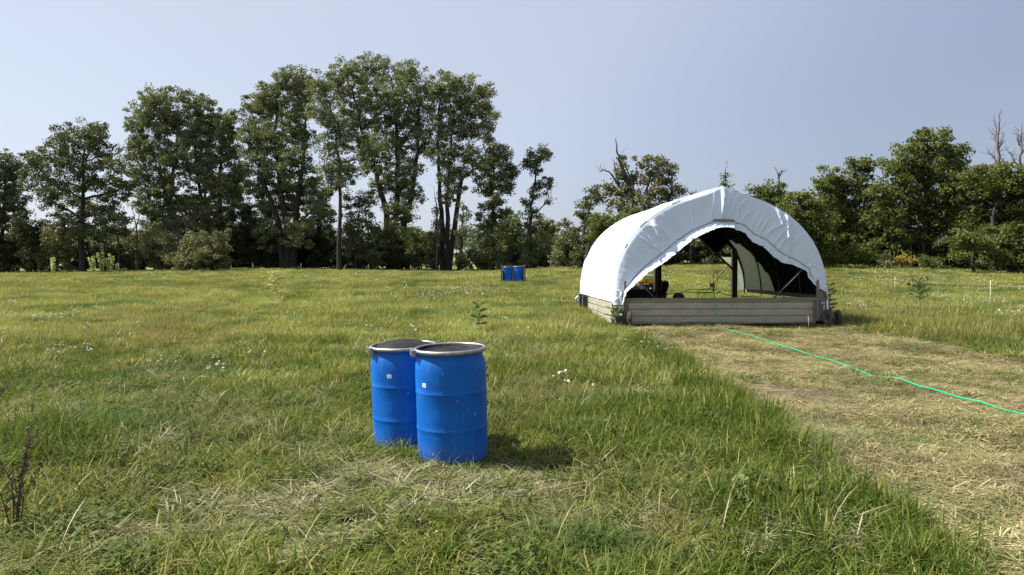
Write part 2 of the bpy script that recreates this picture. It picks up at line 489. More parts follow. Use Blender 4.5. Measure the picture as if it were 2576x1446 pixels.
# ------------------------------------------------------------------ vegetation stuff: tuft prototypes and scattering
def blades(n, rad, hlo, hhi, w, lean, curl, seed, segs=4, flat=False, rndlo=0, rndhi=1, wtip=0.25):
    g = np.random.default_rng(seed)
    Vs = []; rn = []
    for i in range(n):
        a = g.uniform(0, 2 * math.pi); r = rad * math.sqrt(g.uniform())
        x0, y0 = r * math.cos(a), r * math.sin(a)
        L = g.uniform(hlo, hhi)
        az = g.uniform(0, 2 * math.pi) if g.uniform() < .6 else a + g.normal(0, .5)
        th = abs(g.normal(lean, .12 if flat else min(.4, lean * .5 + .05)))         # angle from vertical
        dth = g.normal(curl, curl * .4) / segs
        px, py, pz = x0, y0, -0.01 if not flat else g.uniform(.005, .05)
        bw = w * g.uniform(.6, 1.3)
        tw = g.uniform(0, math.pi)
        sx, sy = math.cos(az + math.pi / 2 + g.normal(0, .5)), math.sin(az + math.pi / 2 + g.normal(0, .5))
        pts = []
        for k in range(segs + 1):
            f = k / segs
            ww = bw * (1 - (1 - wtip) * f ** 1.6) * (0.6 if k == 0 else 1)
            if k == segs: ww = bw * .08
            pts.append(((px - sx * ww / 2, py - sy * ww / 2, pz), (px + sx * ww / 2, py + sy * ww / 2, pz)))
            st = L / segs
            t_ = min(th, 2.2)
            px += math.sin(t_) * math.cos(az) * st; py += math.sin(t_) * math.sin(az) * st
            pz += math.cos(t_) * st
            if pz < 0.008: pz = 0.008 + 0.01 * g.uniform()
            th += dth
        rv = g.uniform(rndlo, rndhi)
        for k in range(segs):
            Vs.append([pts[k][0], pts[k][1], pts[k + 1][1], pts[k + 1][0]]); rn.append(rv)
    return Vs, rn

G_GREEN = [(0.0, (0.052, 0.087, 0.014)), (0.35, (0.109, 0.154, 0.025)), (0.65, (0.179, 0.207, 0.040)), (0.85, (0.287, 0.266, 0.068)), (1.0, (0.517, 0.441, 0.193))]
G_LUSH = [(0.0, (0.042, 0.075, 0.012)), (0.5, (0.088, 0.136, 0.022)), (0.9, (0.162, 0.195, 0.040)), (1.0, (0.296, 0.259, 0.079))]
G_MID = [(0.0, (0.134, 0.168, 0.044)), (0.4, (0.245, 0.281, 0.077)), (0.75, (0.368, 0.374, 0.120)), (1.0, (0.654, 0.561, 0.285))]
G_MAT = [(0.0, (0.050, 0.070, 0.015)), (0.4, (0.107, 0.123, 0.032)), (0.7, (0.197, 0.205, 0.070)), (1.0, (0.344, 0.330, 0.140))]
G_STRAW = [(0.0, (0.128, 0.102, 0.049)), (0.3, (0.278, 0.224, 0.109)), (0.6, (0.439, 0.372, 0.186)), (0.8, (0.346, 0.348, 0.132)), (1.0, (0.671, 0.585, 0.350))]
P_MEADOW = [(0.16, .48, .62, .65, (0.231, 0.200, 0.081)), (0.33, .52, .62, .75, (0.068, 0.133, 0.036)), (0.7, .58, .70, .45, (0.326, 0.280, 0.090)), (0.22, .60, .70, .5, (0.218, 0.154, 0.108))]
M['g_green'] = grass_mat('green grass', G_GREEN, P_MEADOW)
M['g_lush'] = grass_mat('lush grass', G_LUSH)
M['g_mid'] = grass_mat('meadow grass', G_MID, P_MEADOW)
M['g_mat'] = grass_mat('matted grass', G_MAT, None, .2)
M['g_straw'] = grass_mat('cut dry grass', G_STRAW, [(.8, .52, .64, .65, (0.13, 0.098, 0.06)), (.45, .52, .64, .6, (0.17, .19, .08))], .15)
M['g_thatch'] = grass_mat('pale dead thatch', [(0.0, (0.12, 0.11, 0.06)), (0.4, (0.24, 0.22, 0.13)), (0.8, (0.38, 0.35, 0.22)), (1.0, (0.52, 0.49, 0.33))], None, .15)
M['g_clover'] = grass_mat('clover', [(0, (.055, .085, .018)), (.6, (.10, .14, .03)), (1, (.17, .20, .06))])

def proto(name, parts, mat):
    V = []; rn = []
    for a, b in parts: V += a; rn += b
    me = quad_mesh(name, np.array(V), rn, mat)
    return bpy.data.objects.new(name, me)

def disc_leaves(n, rad, hlo, hhi, size, seed):
    g = np.random.default_rng(seed); V = []; rn = []
    for i in range(n):
        a = g.uniform(0, 6.28); r = rad * math.sqrt(g.uniform()); h = g.uniform(hlo, hhi)
        c = np.array([r * math.cos(a), r * math.sin(a), h]); s = size * g.uniform(.6, 1.3)
        az = g.uniform(0, 6.28); ti = g.normal(0, .4)
        u = np.array([math.cos(az), math.sin(az), math.sin(ti)]) * s
        v = np.array([-math.sin(az), math.cos(az), g.normal(0, .3)]) * s * .45
        V.append([c - u, c - v, c + u, c + v]); rn.append(g.uniform())
    return V, rn

def make_scatter(objname, protos, P, idx, rotz, scl, tilt, label=None, cat=None):
    """P (N,3) points; idx index of prototype"""
    colx = bpy.data.collections.new(objname + ' tufts')
    for i, o in enumerate(protos):
        o.name = '%02d_%s' % (i, o.name); colx.objects.link(o)
    me = bpy.data.meshes.new(objname)
    N = len(P)
    me.vertices.add(N); me.vertices.foreach_set('co', np.asarray(P, np.float32).ravel())
    a = me.attributes.new('idx', 'INT', 'POINT'); a.data.foreach_set('value', np.asarray(idx, np.int32))
    rot = np.stack([tilt[0], tilt[1], rotz], 1).astype(np.float32)
    a = me.attributes.new('rot', 'FLOAT_VECTOR', 'POINT'); a.data.foreach_set('vector', rot.ravel())
    a = me.attributes.new('scl', 'FLOAT_VECTOR', 'POINT'); a.data.foreach_set('vector', np.asarray(scl, np.float32).ravel())
    me.update()
    o = bpy.data.objects.new(objname, me); sc.collection.objects.link(o)
    ng = bpy.data.node_groups.new(objname + ' scatter', 'GeometryNodeTree')
    ng.interface.new_socket('Geometry', in_out='INPUT', socket_type='NodeSocketGeometry')
    ng.interface.new_socket('Geometry', in_out='OUTPUT', socket_type='NodeSocketGeometry')
    gi = ng.nodes.new('NodeGroupInput'); go = ng.nodes.new('NodeGroupOutput')
    ip = ng.nodes.new('GeometryNodeInstanceOnPoints')
    ci = ng.nodes.new('GeometryNodeCollectionInfo')
    ci.inputs['Collection'].default_value = colx
    ci.inputs['Separate Children'].default_value = True
    ci.inputs['Reset Children'].default_value = True
    def named(n, dt):
        x = ng.nodes.new('GeometryNodeInputNamedAttribute'); x.data_type = dt
        x.inputs['Name'].default_value = n
        return x.outputs[0]
    ng.links.new(gi.outputs[0], ip.inputs['Points'])
    ng.links.new(ci.outputs[0], ip.inputs['Instance'])
    ip.inputs['Pick Instance'].default_value = True
    ng.links.new(named('idx', 'INT'), ip.inputs['Instance Index'])
    e2r = ng.nodes.new('FunctionNodeEulerToRotation')
    ng.links.new(named('rot', 'FLOAT_VECTOR'), e2r.inputs[0])
    ng.links.new(e2r.outputs[0], ip.inputs['Rotation'])
    ng.links.new(named('scl', 'FLOAT_VECTOR'), ip.inputs['Scale'])
    ng.links.new(ip.outputs[0], go.inputs[0])
    md = o.modifiers.new('scatter', 'NODES'); md.node_group = ng
    tag(o, label, cat, None, 'stuff')
    return o

def vnoise(X, Y, s, off=0.0):
    """cheap smooth value noise in numpy, 0..1"""
    x = X * s + 37.1 + off; y = Y * s + 91.7 - off
    def h(i, j):
        v = np.sin(i * 127.1 + j * 311.7 + off * 13.3) * 43758.5453
        return v - np.floor(v)
    def one(x, y):
        i = np.floor(x); j = np.floor(y); fx = x - i; fy = y - j
        fx = fx * fx * (3 - 2 * fx); fy = fy * fy * (3 - 2 * fy)
        return (h(i, j) * (1 - fx) + h(i + 1, j) * fx) * (1 - fy) + (h(i, j + 1) * (1 - fx) + h(i + 1, j + 1) * fx) * fy
    return .6 * one(x, y) + .28 * one(x * 2.1 + 5, y * 2.1) + .12 * one(x * 4.3, y * 4.3 + 9)

def wedge(y0, y1, dens, side=0.78, marg=2.5):
    A = (y1 - y0) * (side * (y0 + y1) + 2 * marg)
    n = int(A * dens)
    Y = rng.uniform(y0, y1, n * 2)
    W = side * Y + marg
    keep = rng.uniform(size=len(Y)) < W / W.max()
    Y = Y[keep]; Y = Y[:n]
    X = rng.uniform(-1, 1, len(Y)) * (side * Y + marg)
    return X, Y

DRUMS = [(-0.483, 6.34), (-0.938, 6.86)]
SH = (4.81, 17.8); SHYAW = R(3.4)
def in_shelter(X, Y):
    dx = X - SH[0]; dy = Y - SH[1]
    lx = dx * math.cos(SHYAW) + dy * math.sin(SHYAW); ly = -dx * math.sin(SHYAW) + dy * math.cos(SHYAW)
    return (np.abs(lx) < 2.42) & (ly > -.12) & (ly < 5.25)
def blocked(X, Y):
    b = np.zeros(len(X), bool)
    for dx, dy in DRUMS: b |= (X - dx) ** 2 + (Y - dy) ** 2 < 0.33 ** 2
    return b | in_shelter(X, Y)

def build_meadow():
    P = []
    # 0-3 tall tufts
    for s in range(4):
        P.append(proto('tall', [blades(22, .10, .10, .25, .0085, .7, 1.5, 10 + s), blades(14, .11, .08, .2, .009, 1.1, .8, 50 + s)], M['g_green']))
    # 4-6 lush
    for s in range(3):
        P.append(proto('lush', [blades(30, .10, .13, .30, .0105, .55, 1.7, 20 + s)], M['g_lush']))
    # 7-9 matted, laid over
    for s in range(3):
        P.append(proto('mat', [blades(28, .13, .10, .30, .0085, 1.3, .5, 30 + s), blades(7, .1, .08, .2, .008, .7, .8, 60 + s)], M['g_mat']))
    # 10-11 clover and broad leaves
    for s in range(2):
        P.append(proto('clover', [disc_leaves(34, .13, .04, .14, .022, 40 + s), blades(8, .12, .1, .22, .006, .5, .8, 70 + s)], M['g_clover']))
    # 12-14 middle distance
    for s in range(3):
        P.append(proto('mid', [blades(75, .28, .12, .25, .012, .6, 1.0, 80 + s, segs=3)], M['g_mid']))
    # 15 tall seed stalks
    for s in range(2):
        P.append(proto('stalk', [blades(3, .12, .22, .4, .0035, .25, .5, 90 + s, rndlo=.55, wtip=.9)], M['g_straw']))
    # 17-18 far
    for s in range(2):
        P.append(proto('far', [blades(120, .6, .12, .24, .026, .6, .8, 100 + s, segs=2)], M['g_mid']))
    # 19 mid lush
    for s in range(2):
        P.append(proto('midlush', [blades(70, .26, .14, .28, .012, .6, 1.1, 110 + s, segs=3)], M['g_green']))
    # 21-22 broad-leaved rosettes
    for s in range(2):
        P.append(proto('rosette', [blades(10, .05, .09, .19, .026, .8, 1.0, 130 + s, wtip=.5), blades(6, .1, .1, .2, .008, .6, 1.2, 140 + s)], M['g_clover'] if s else M['g_lush']))
    # 23-24 dead thatch pressed flat
    for s in range(2):
        P.append(proto('thatch', [blades(34, .15, .07, .24, .0075, 1.45, .3, 150 + s, segs=3, flat=True)], M['g_thatch']))
    pts = []; idx = []; scl = []
    def put(X, Y, choose, smul):
        m = track_mask(X, Y)
        keep = (rng.uniform(size=len(X)) > m) & ~blocked(X, Y)
        X = X[keep]; Y = Y[keep]
        i, s = choose(X, Y)
        s = s * smul
        pts.append(np.stack([X, Y, ground_z(X, Y)], 1)); idx.append(i)
        scl.append(s)
    def rut(X, Y):
        c = np.interp(Y, [0, 8, 13, 19, 30, 45], [-7.4, -6.9, -6.3, -6.6, -8.5, -12]) + .12 * np.sin(Y * 1.3)
        return np.exp(-((X - c) / .26) ** 2) + np.exp(-((X - c + 1.75) / .26) ** 2) * .8
    def near_choose(X, Y):
        n = len(X); u = rng.uniform(size=n)
        a = vnoise(X, Y, .8, 3); b = vnoise(X, Y, 1.1, 17)
        i = rng.integers(0, 4, n)
        lush = (a > .56) | ((X > 1.2) & (Y < 11) & (u < .55))
        i = np.where(lush & (u < .8), rng.integers(4, 7, n), i)
        # pale laid-over grass round the foot of the drums and towards the camera
        dd = np.sqrt(((X + .9) / 1.3) ** 2 + ((Y - 5.3) / 1.1) ** 2)
        mat = (b > .60) | (dd < 1.0 + (b - .5) * 1.5)
        i = np.where(mat & (u < .72), rng.integers(7, 10, n), i)
        th_ = vnoise(X, Y, 1.9, 91) + .30 * np.clip(1.3 - dd, 0, 1)
        i = np.where((th_ > .66) & (rng.uniform(size=n) < .5), rng.integers(23, 25, n), i)
        cl = (vnoise(X, Y, 1.6, 29) > .68)
        i = np.where(cl & (u > .55), rng.integers(10, 12, n), i)
        i = np.where(rng.uniform(size=n) < .018, rng.integers(15, 17, n), i)
        i = np.where(rng.uniform(size=n) < .10, rng.integers(21, 23, n), i)
        h = (.55 + .7 * vnoise(X, Y, .5, 41)) * (.5 + 1.0 * vnoise(X, Y, 2.3, 67))
        nd = np.ones(n)
        for dx, dy in DRUMS:
            nd = np.minimum(nd, np.clip(.7 + (np.sqrt((X - dx) ** 2 + (Y - dy) ** 2) - .3) * .5, .7, 1))
        h = h * nd * np.where(dd < 1.2, .7, 1) * rng.uniform(.75, 1.2, n)
        ru = rut(X, Y); h = h * (1 - .6 * np.clip(ru, 0, 1)); i = np.where((ru > .35) & (u < .6), rng.integers(4, 7, n), i)
        # taller fringe beside the trampled strip
        e = np.abs(X - 2.7); h = h * np.where((e < .55) & (Y < 15), 1.12, 1)
        i = np.where((e < .6) & (Y < 15) & (u < .75), rng.integers(4, 7, n), i)
        s = np.stack([np.ones(n), np.ones(n), h], 1) * rng.uniform(.85, 1.15, n)[:, None]
        return i, s
    def mid_choose(X, Y):
        n = len(X); u = rng.uniform(size=n)
        i = rng.integers(12, 15, n)
        a = vnoise(X, Y, .35, 7)
        i = np.where((a > .55) & (u < .7), rng.integers(19, 21, n), i)
        i = np.where(rng.uniform(size=n) < .06, rng.integers(15, 17, n), i)
        h = (.6 + .7 * vnoise(X, Y, .3, 51)) * (.5 + 1.0 * vnoise(X, Y, 1.2, 71))
        ru = rut(X, Y); h = h * (1 - .6 * np.clip(ru, 0, 1)); i = np.where((ru > .35) & (u < .8), rng.integers(4, 7, n), i)
        # along the shelter's left flank and behind it the grass stands tall
        h = h * np.where((X > 1.2) & (X < 2.6) & (Y > 16) & (Y < 24), 1.15, 1)
        h = h * np.where((X > 8.3) & (Y < 24), 1.5, 1)
        h = h * np.where((np.abs(X - 4.8) < 3.4) & (Y > 16.6) & (Y < 18.2), .5, 1)
        s = np.stack([np.ones(n), np.ones(n), h], 1) * rng.uniform(.85, 1.15, n)[:, None]
        return i, s
    def far_choose(X, Y):
        n = len(X)
        i = rng.integers(17, 19, n)
        h = (.7 + .45 * vnoise(X, Y, .2, 61)) * (.75 + .5 * vnoise(X, Y, .8, 73))
        s = np.stack([np.ones(n), np.ones(n), h], 1) * rng.uniform(.85, 1.15, n)[:, None]
        return i, s
    X, Y = wedge(1.5, 9, 180, marg=1.6); put(X, Y, near_choose, 1.0)
    # blades crowding up against the foot of each drum
    for dx, dy in DRUMS:
        n = 70; a = rng.uniform(0, 6.28, n); r = rng.uniform(.335, .46, n)
        put(dx + r * np.cos(a), dy + r * np.sin(a), lambda X, Y: (rng.choice([0, 1, 2, 3, 4, 5, 6, 7, 8, 21], len(X)), np.stack([np.ones(len(X)), np.ones(len(X)), rng.uniform(.5, 1.0, len(X))], 1)), 1.0)
    X, Y = wedge(9, 15, 120, marg=1.6); put(X, Y, near_choose, 1.0)
    X, Y = wedge(15, 26, 34); put(X, Y, mid_choose, 1.0)
    X, Y = wedge(10, 18, 14); put(X, Y, mid_choose, .9)
    X, Y = wedge(26, 45, 16); put(X, Y, mid_choose, 1.0)
    X, Y = wedge(42, 88, 3.6); put(X, Y, far_choose, 1.0)
    Pn = np.concatenate(pts); I = np.concatenate(idx); S = np.concatenate(scl)
    N = len(Pn)
    t = rng.normal(0, .1, (2, N))
    print('meadow tufts', N)
    make_scatter('meadow_grass', P, Pn, I, rng.uniform(0, 6.28, N), S, t,
                 'uneven green and straw-tinged meadow grass covering the field round the blue drums', 'grass')

def build_straw():
    P = []
    for s in range(4):
        P.append(proto('litter', [blades(46, .17, .05, .22, .008, 1.6, .15, 200 + s, segs=3, flat=True)], M['g_straw']))
    for s in range(2):
        P.append(proto('regrowth', [blades(22, .12, .08, .2, .007, .9, .6, 220 + s, segs=3)], M['g_mat']))
    P.append(proto('green_tuft', [blades(24, .1, .1, .22, .008, .7, .8, 230, segs=3)], M['g_lush']))
    X1, Y1 = wedge(2, 9, 120, marg=1); X2, Y2 = wedge(9, 24, 85, marg=1)
    X = np.concatenate([X1, X2]); Y = np.concatenate([Y1, Y2])
    keep = (rng.uniform(size=len(X)) < track_mask(X, Y)) & (Y < 23) & ~(in_shelter(X, Y) & (rng.uniform(size=len(X)) < .6))
    X = X[keep]; Y = Y[keep]
    bare = vnoise(X, Y, .9, 77)
    k2 = rng.uniform(size=len(X)) > np.clip((bare - .58) * 5, 0, .7)
    X = X[k2]; Y = Y[k2]
    n = len(X); u = rng.uniform(size=n)
    i = rng.integers(0, 4, n)
    band = np.exp(-((Y - 10.4 - .15 * (X - 5)) / .55) ** 2) * .8 * (X < 7)
    a = vnoise(X, Y, 1.1, 83)
    i = np.where(u < band * .7, rng.integers(4, 6, n), i)
    i = np.where((u > .75) & ((a > .6) | (rng.uniform(size=n) < band * .6)), 6, i)
    i = np.where((u < .20), rng.integers(4, 6, n), i)
    i = np.where((u > .93), 6, i)
    h = np.where(i >= 4, rng.uniform(.35, .75, n), rng.uniform(.7, 1.1, n))
    s = np.stack([np.ones(n), np.ones(n), h], 1)
    # the cut grass lies mostly one way
    rz = rng.uniform(0, 6.28, n)
    print('straw', n)
    make_scatter('trampled_straw', P, np.stack([X, Y, ground_z(X, Y)], 1), i, rz, s, rng.normal(0, .06, (2, n)),
                 'flattened dry straw-coloured grass on the strip in front of the shelter', 'straw')

def flower_proto(seed, n, rad, hlo, hhi, fs):
    g = np.random.default_rng(seed); mb = MB()
    for i in range(n):
        a = g.uniform(0, 6.28); r = rad * math.sqrt(g.uniform()); h = g.uniform(hlo, hhi)
        x, y = r * math.cos(a), r * math.sin(a)
        mb.tube([(x * .6, y * .6, 0), (x * .85, y * .85, h * .6), (x, y, h)], .0018, 3, 1, False)
        for k in range(g.integers(3, 7)):
            cx = x + g.normal(0, fs * 1.3); cy = y + g.normal(0, fs * 1.3); cz = h + g.normal(0, fs * .7)
            s = fs * g.uniform(.5, 1)
            tl = g.normal(0, .35, 2)
            vs = [(cx, cy, cz + s * .15)] + [(cx + s * math.cos(q * 1.047), cy + s * math.sin(q * 1.047), cz + tl[0] * s * math.cos(q * 1.047) + tl[1] * s * math.sin(q * 1.047)) for q in range(6)]
            mb.add(vs, [(0, 1 + q, 1 + (q + 1) % 6) for q in range(6)], 0)
    me = bpy.data.meshes.new('flowers')
    me.from_pydata(mb.v, [], mb.f); me.materials.append(M['petal']); me.materials.append(M['stem'])
    me.polygons.foreach_set('material_index', mb.m); me.update()
    return bpy.data.objects.new('flowers', me)

def build_flowers():
    P = [flower_proto(1, 5, .14, .2, .32, .011), flower_proto(2, 6, .22, .2, .36, .013), flower_proto(3, 2, .07, .1, .16, .006), flower_proto(4, 8, .5, .22, .36, .020)]
    pts = []; idx = []
    # drifts seen in the photograph (picture position on the sward, spread, number)
    drifts = [((1090, 748), 1.0, 14, 1), ((1170, 735), 1.2, 16, 1), ((1150, 715), 2.0, 12, 1), ((130, 797), .8, 14, 1), ((155, 890), .35, 5, 0), ((195, 887), .35, 3, 0),
              ((1215, 730), 1.5, 8, 1), ((930, 828), .35, 4, 0), ((1035, 1283), .12, 3, 2), ((1060, 1300), .10, 2, 2), ((1380, 1005), .3, 3, 2), ((1630, 870), .35, 4, 0), ((1650, 845), .3, 2, 0),
              ((2150, 772), .8, 8, 1), ((2330, 745), 2.2, 18, 1), ((2390, 752), 1.6, 12, 1), ((2500, 760), 1.6, 16, 1), ((2560, 800), 1.6, 12, 1), ((2450, 715), 4, 16, 3), ((2200, 700), 4, 14, 3), ((2300, 690), 5, 12, 3),
              ((1920, 690), 4, 14, 3), ((1900, 730), 2, 14, 1), ((1990, 700), 3, 10, 3), ((1400, 685), 5, 16, 3), ((1330, 700), 3, 9, 3), ((580, 690), 4, 6, 3), ((480, 683), 4, 5, 3), ((760, 700), 4, 6, 3), ((955, 700), 4, 6, 3), ((430, 800), 1, 3, 0), ((1440, 672), 4, 10, 3)]
    for (xv, yv), sp, n, k in drifts:
        # march the ray to the ground
        D = 3.0
        while D < 95:
            p = ray(xv, yv, D)
            if p.z <= gz(p.x, p.y) + .2: break
            D += .25
        n = max(2, int(n * .75)); X = p.x + rng.normal(0, sp * .5, n); Y = p.y + rng.normal(0, sp * 1.0, n)
        for x, y in zip(X, Y):
            pts.append((x, y)); idx.append(k)
    X, Y = wedge(20, 75, .02)
    for x, y in zip(X, Y): pts.append((x, y)); idx.append(3)
    X, Y = wedge(8, 25, .10)
    for x, y in zip(X, Y): pts.append((x, y)); idx.append(rng.integers(0, 3))
    pts = np.array(pts); idx = np.array(idx)
    k = (track_mask(pts[:, 0], pts[:, 1]) < .5) | (rng.uniform(size=len(pts)) < .15)
    k &= ~blocked(pts[:, 0], pts[:, 1]); pts = pts[k]; idx = idx[k]
    n = len(pts)
    make_scatter('wildflowers', P, np.stack([pts[:, 0], pts[:, 1], ground_z(pts[:, 0], pts[:, 1])], 1), idx, rng.uniform(0, 6.28, n),
                 np.repeat(rng.uniform(.8, 1.2, n)[:, None], 3, 1), rng.normal(0, .08, (2, n)),
                 'small white wildflowers dotted in drifts through the meadow', 'wildflowers')

build_meadow()
build_straw()
build_flowers()

# ------------------------------------------------------------------ trees
PXM = 1.0 / FV
def leaf_cloud(blobs, D, depth, size, cover, g, swell=1.25, sub=.62):
    """blobs in picture units -> leaf quads spread through ellipsoids standing at distance D"""
    C = []; W = []
    cents = []
    for (x, y, rx, ry) in blobs:
        Dy = D + g.uniform(-.5, .5) * depth
        p = ray(x, y, Dy); m = Dy * PXM
        ax, az = rx * m * swell, ry * m * swell; ay = (ax + az) * .5 * 1.1
        area = math.pi * ax * az
        n = int(cover * 1.3 * area / (size * size * .5))
        ns = max(5, int(area / (sub * sub) * 1.5))
        d = g.normal(size=(ns, 3)); d /= np.linalg.norm(d, axis=1)[:, None]
        r = g.uniform(.03, 1, ns) ** .5
        sc_ = np.array([p.x, p.y, p.z]) + d * r[:, None] * np.array([ax, ay, az]) * .92
        cents.append((np.array([p.x, p.y, p.z]), sc_, max(ax, az)))
        k = g.integers(0, ns, n)
        sr = sub * g.uniform(.5, 1.15, ns)
        off = g.normal(size=(n, 3)); off /= np.linalg.norm(off, axis=1)[:, None] + 1e-9
        off *= (g.uniform(0, 1, n) ** .5 * sr[k])[:, None]
        off[:, 2] *= .7
        C.append(sc_[k] + off)
        W.append(np.clip(.5 * g.uniform(size=ns)[k] + .5 * g.uniform(size=n), 0, 1))
    C = np.concatenate(C); W = np.concatenate(W)
    n = len(C)
    nrm = g.normal(size=(n, 3)) + np.array([0, 0, .5]); nrm /= np.linalg.norm(nrm, axis=1)[:, None]
    t = np.cross(nrm, g.normal(size=(n, 3))); t /= np.linalg.norm(t, axis=1)[:, None] + 1e-9
    b = np.cross(nrm, t)
    s = size * g.uniform(.6, 1.3, n)
    u = t * (s * .62)[:, None]; v = b * (s * .42)[:, None]
    dr = nrm * (s * .12)[:, None]
    V = np.stack([C - u, C - v + dr, C + u, C + v + dr], 1)
    return V, W, cents

def limb(mb, a, b, r0, r1, g, bend=.12, n=5, sides=5, m=0):
    a = np.array(a, float); b = np.array(b, float); L = np.linalg.norm(b - a)
    o = g.normal(size=3) * L * bend
    o[2] = abs(o[2]) * .3 - L * .04
    pts = []; rad = []
    for i in range(n + 1):
        f = i / n
        pts.append(a * (1 - f) + b * f + o * math.sin(f * math.pi) + g.normal(size=3) * L * .012)
        rad.append(r0 * (1 - f) + r1 * f)
    mb.tube(pts, rad, sides, m, False)
    return pts

def tree(name, label, D, trunks, blobs, mat, cat='tree', size=.16, cover=2.1, depth=None, bark='bark', group=None, tr=.28, seed=0, twigs=True, sub=.62, swell=None):
    if swell is None: swell = 1.48 if mat == 'greenleaf' else (1.36 if mat == 'cottonwood' else 1.28)
    g = np.random.default_rng(seed + 1000)
    xs = [b[0] for b in blobs]; wid = (max(xs) - min(xs)) * D * PXM
    if depth is None: depth = max(2.0, wid * .55)
    # base
    bx = trunks[0][0][0] if trunks else sum(xs) / len(xs)
    bp = ray(bx, 680, D); base = Vector((bp.x, D, gz(bp.x, D)))
    root = empty(name, base)
    tag(root, label, cat, group)
    V, W, cents = leaf_cloud(blobs, D, depth, size, cover, g, swell, sub)
    V = V - np.array(base)[None, None, :]
    me = quad_mesh('crown' if cat == 'tree' else 'foliage', V, W, M[mat])
    cr = bpy.data.objects.new('crown' if cat == 'tree' else 'foliage', me); sc.collection.objects.link(cr); cr.parent = root
    mb = MB(); tp = []
    if not trunks:
        trunks = [[(bx + g.uniform(-8, 8), 684), (bx, (sum(b[1] for b in blobs) / len(blobs)))]]
    for tl in trunks:
        pts = []
        for j, (x, y) in enumerate(tl):
            p = ray(x, y, D + (0 if j == 0 else g.uniform(-.5, .5)))
            if j == 0: p.z = gz(p.x, p.y) - .2
            pts.append(np.array(p - base))
        # resample
        fine = []
        for j in range(len(pts) - 1):
            for q in range(4):
                f = q / 4; fine.append(pts[j] * (1 - f) + pts[j + 1] * f + g.normal(size=3) * .05)
        fine.append(pts[-1])
        L = len(fine); rad = [tr * (1 - .8 * (k / (L - 1)) ** .9) for k in range(L)]
        rad[0] *= 1.35
        mb.tube(fine, rad, 8, 0, False)
        tp += [(f, r) for f, r in zip(fine, rad)]
    T = np.array([t[0] for t in tp]); TR = [t[1] for t in tp]
    for c, subs, r in cents:
        c = c - np.array(base)
        d = np.linalg.norm((T - c) * np.array([1, 1, .6]), axis=1) + np.where(T[:, 2] > c[2] - .3, 2.5 + (T[:, 2] - c[2]), 0)
        k = int(np.argmin(d))
        r0 = min(TR[k] * .7, .05 + .012 * np.linalg.norm(T[k] - c) + tr * .12)
        pl = limb(mb, T[k], c, r0, r0 * .35, g)
        if twigs:
            ss = subs - np.array(base)
            for q in g.choice(len(ss), size=min(len(ss), 12), replace=False):
                a = pl[g.integers(2, len(pl))]
                limb(mb, a, ss[q], r0 * .32, .008, g, .1, 3, 3)
    mb.build('trunk' if cat == 'tree' else 'stems', M[bark], root)
    return root

TREES = []
def T(*a, **k):
    k.setdefault('seed', len(TREES)); TREES.append(tree(*a, **k))

TG = 'tall trees along the far edge of the field'
T('oak_tree', 'dark leafy tree cut off by the left edge of the picture', 80, [[(5, 680), (8, 560), (15, 430)]],
  [(8, 415, 42, 38), (35, 430, 28, 35), (-25, 440, 50, 50), (22, 475, 42, 45), (0, 530, 55, 45), (45, 520, 25, 30), (-50, 520, 50, 50)], 'oakleaf', group=TG)
T('oak_tree', 'rounded open-crowned tree with one dark trunk, second from the left edge', 75, [[(208, 680), (205, 600), (208, 500), (212, 380)]],
  [(215, 340, 50, 34), (165, 345, 32, 30), (250, 335, 22, 25), (115, 400, 48, 40), (190, 395, 55, 38), (255, 385, 38, 40), (300, 425, 30, 42), (95, 450, 35, 32), (160, 460, 48, 36), (230, 450, 48, 36),
   (285, 480, 35, 32), (325, 470, 20, 24), (200, 515, 60, 34), (115, 500, 32, 22), (265, 525, 40, 26), (175, 560, 40, 30), (235, 570, 42, 32), (75, 395, 20, 20)], 'oakleaf', cover=1.9, group=TG, tr=.38)
T('cottonwood_tree', 'tall full cottonwood behind the olive shrubs, with pale forked upper limbs', 80,
  [[(456, 682), (440, 590), (420, 520), (405, 430), (395, 310)], [(456, 682), (452, 600), (430, 500), (440, 400), (450, 290)]],
  [(440, 262, 50, 36), (385, 262, 38, 34), (345, 300, 26, 30), (345, 340, 24, 26), (400, 315, 48, 38), (455, 325, 42, 36), (350, 400, 34, 40), (395, 385, 42, 36), (440, 395, 38, 40), (375, 455, 42, 34),
   (430, 470, 40, 34), (400, 520, 42, 34), (445, 540, 30, 32), (360, 510, 24, 26), (400, 575, 34, 24)], 'cottonwood', cover=2.4, bark='palebark', group=TG, tr=.4)
T('cottonwood_tree', 'dark dense cottonwood with several upright trunks, right of the pale-limbed one', 82,
  [[(545, 682), (530, 600), (505, 500), (490, 380), (500, 280)], [(560, 682), (555, 560), (550, 450), (565, 330)], [(530, 682), (515, 560), (520, 420)]],
  [(500, 268, 38, 32), (535, 300, 34, 36), (572, 315, 30, 36), (490, 330, 38, 40), (530, 370, 42, 42), (575, 385, 32, 42), (490, 420, 36, 42), (530, 450, 42, 42), (565, 470, 34, 36), (500, 510, 36, 36), (545, 530, 38, 36), (600, 440, 22, 28), (590, 500, 22, 26), (520, 580, 40, 34)],
  'cottonwood', cover=3.0, group=TG, tr=.36)
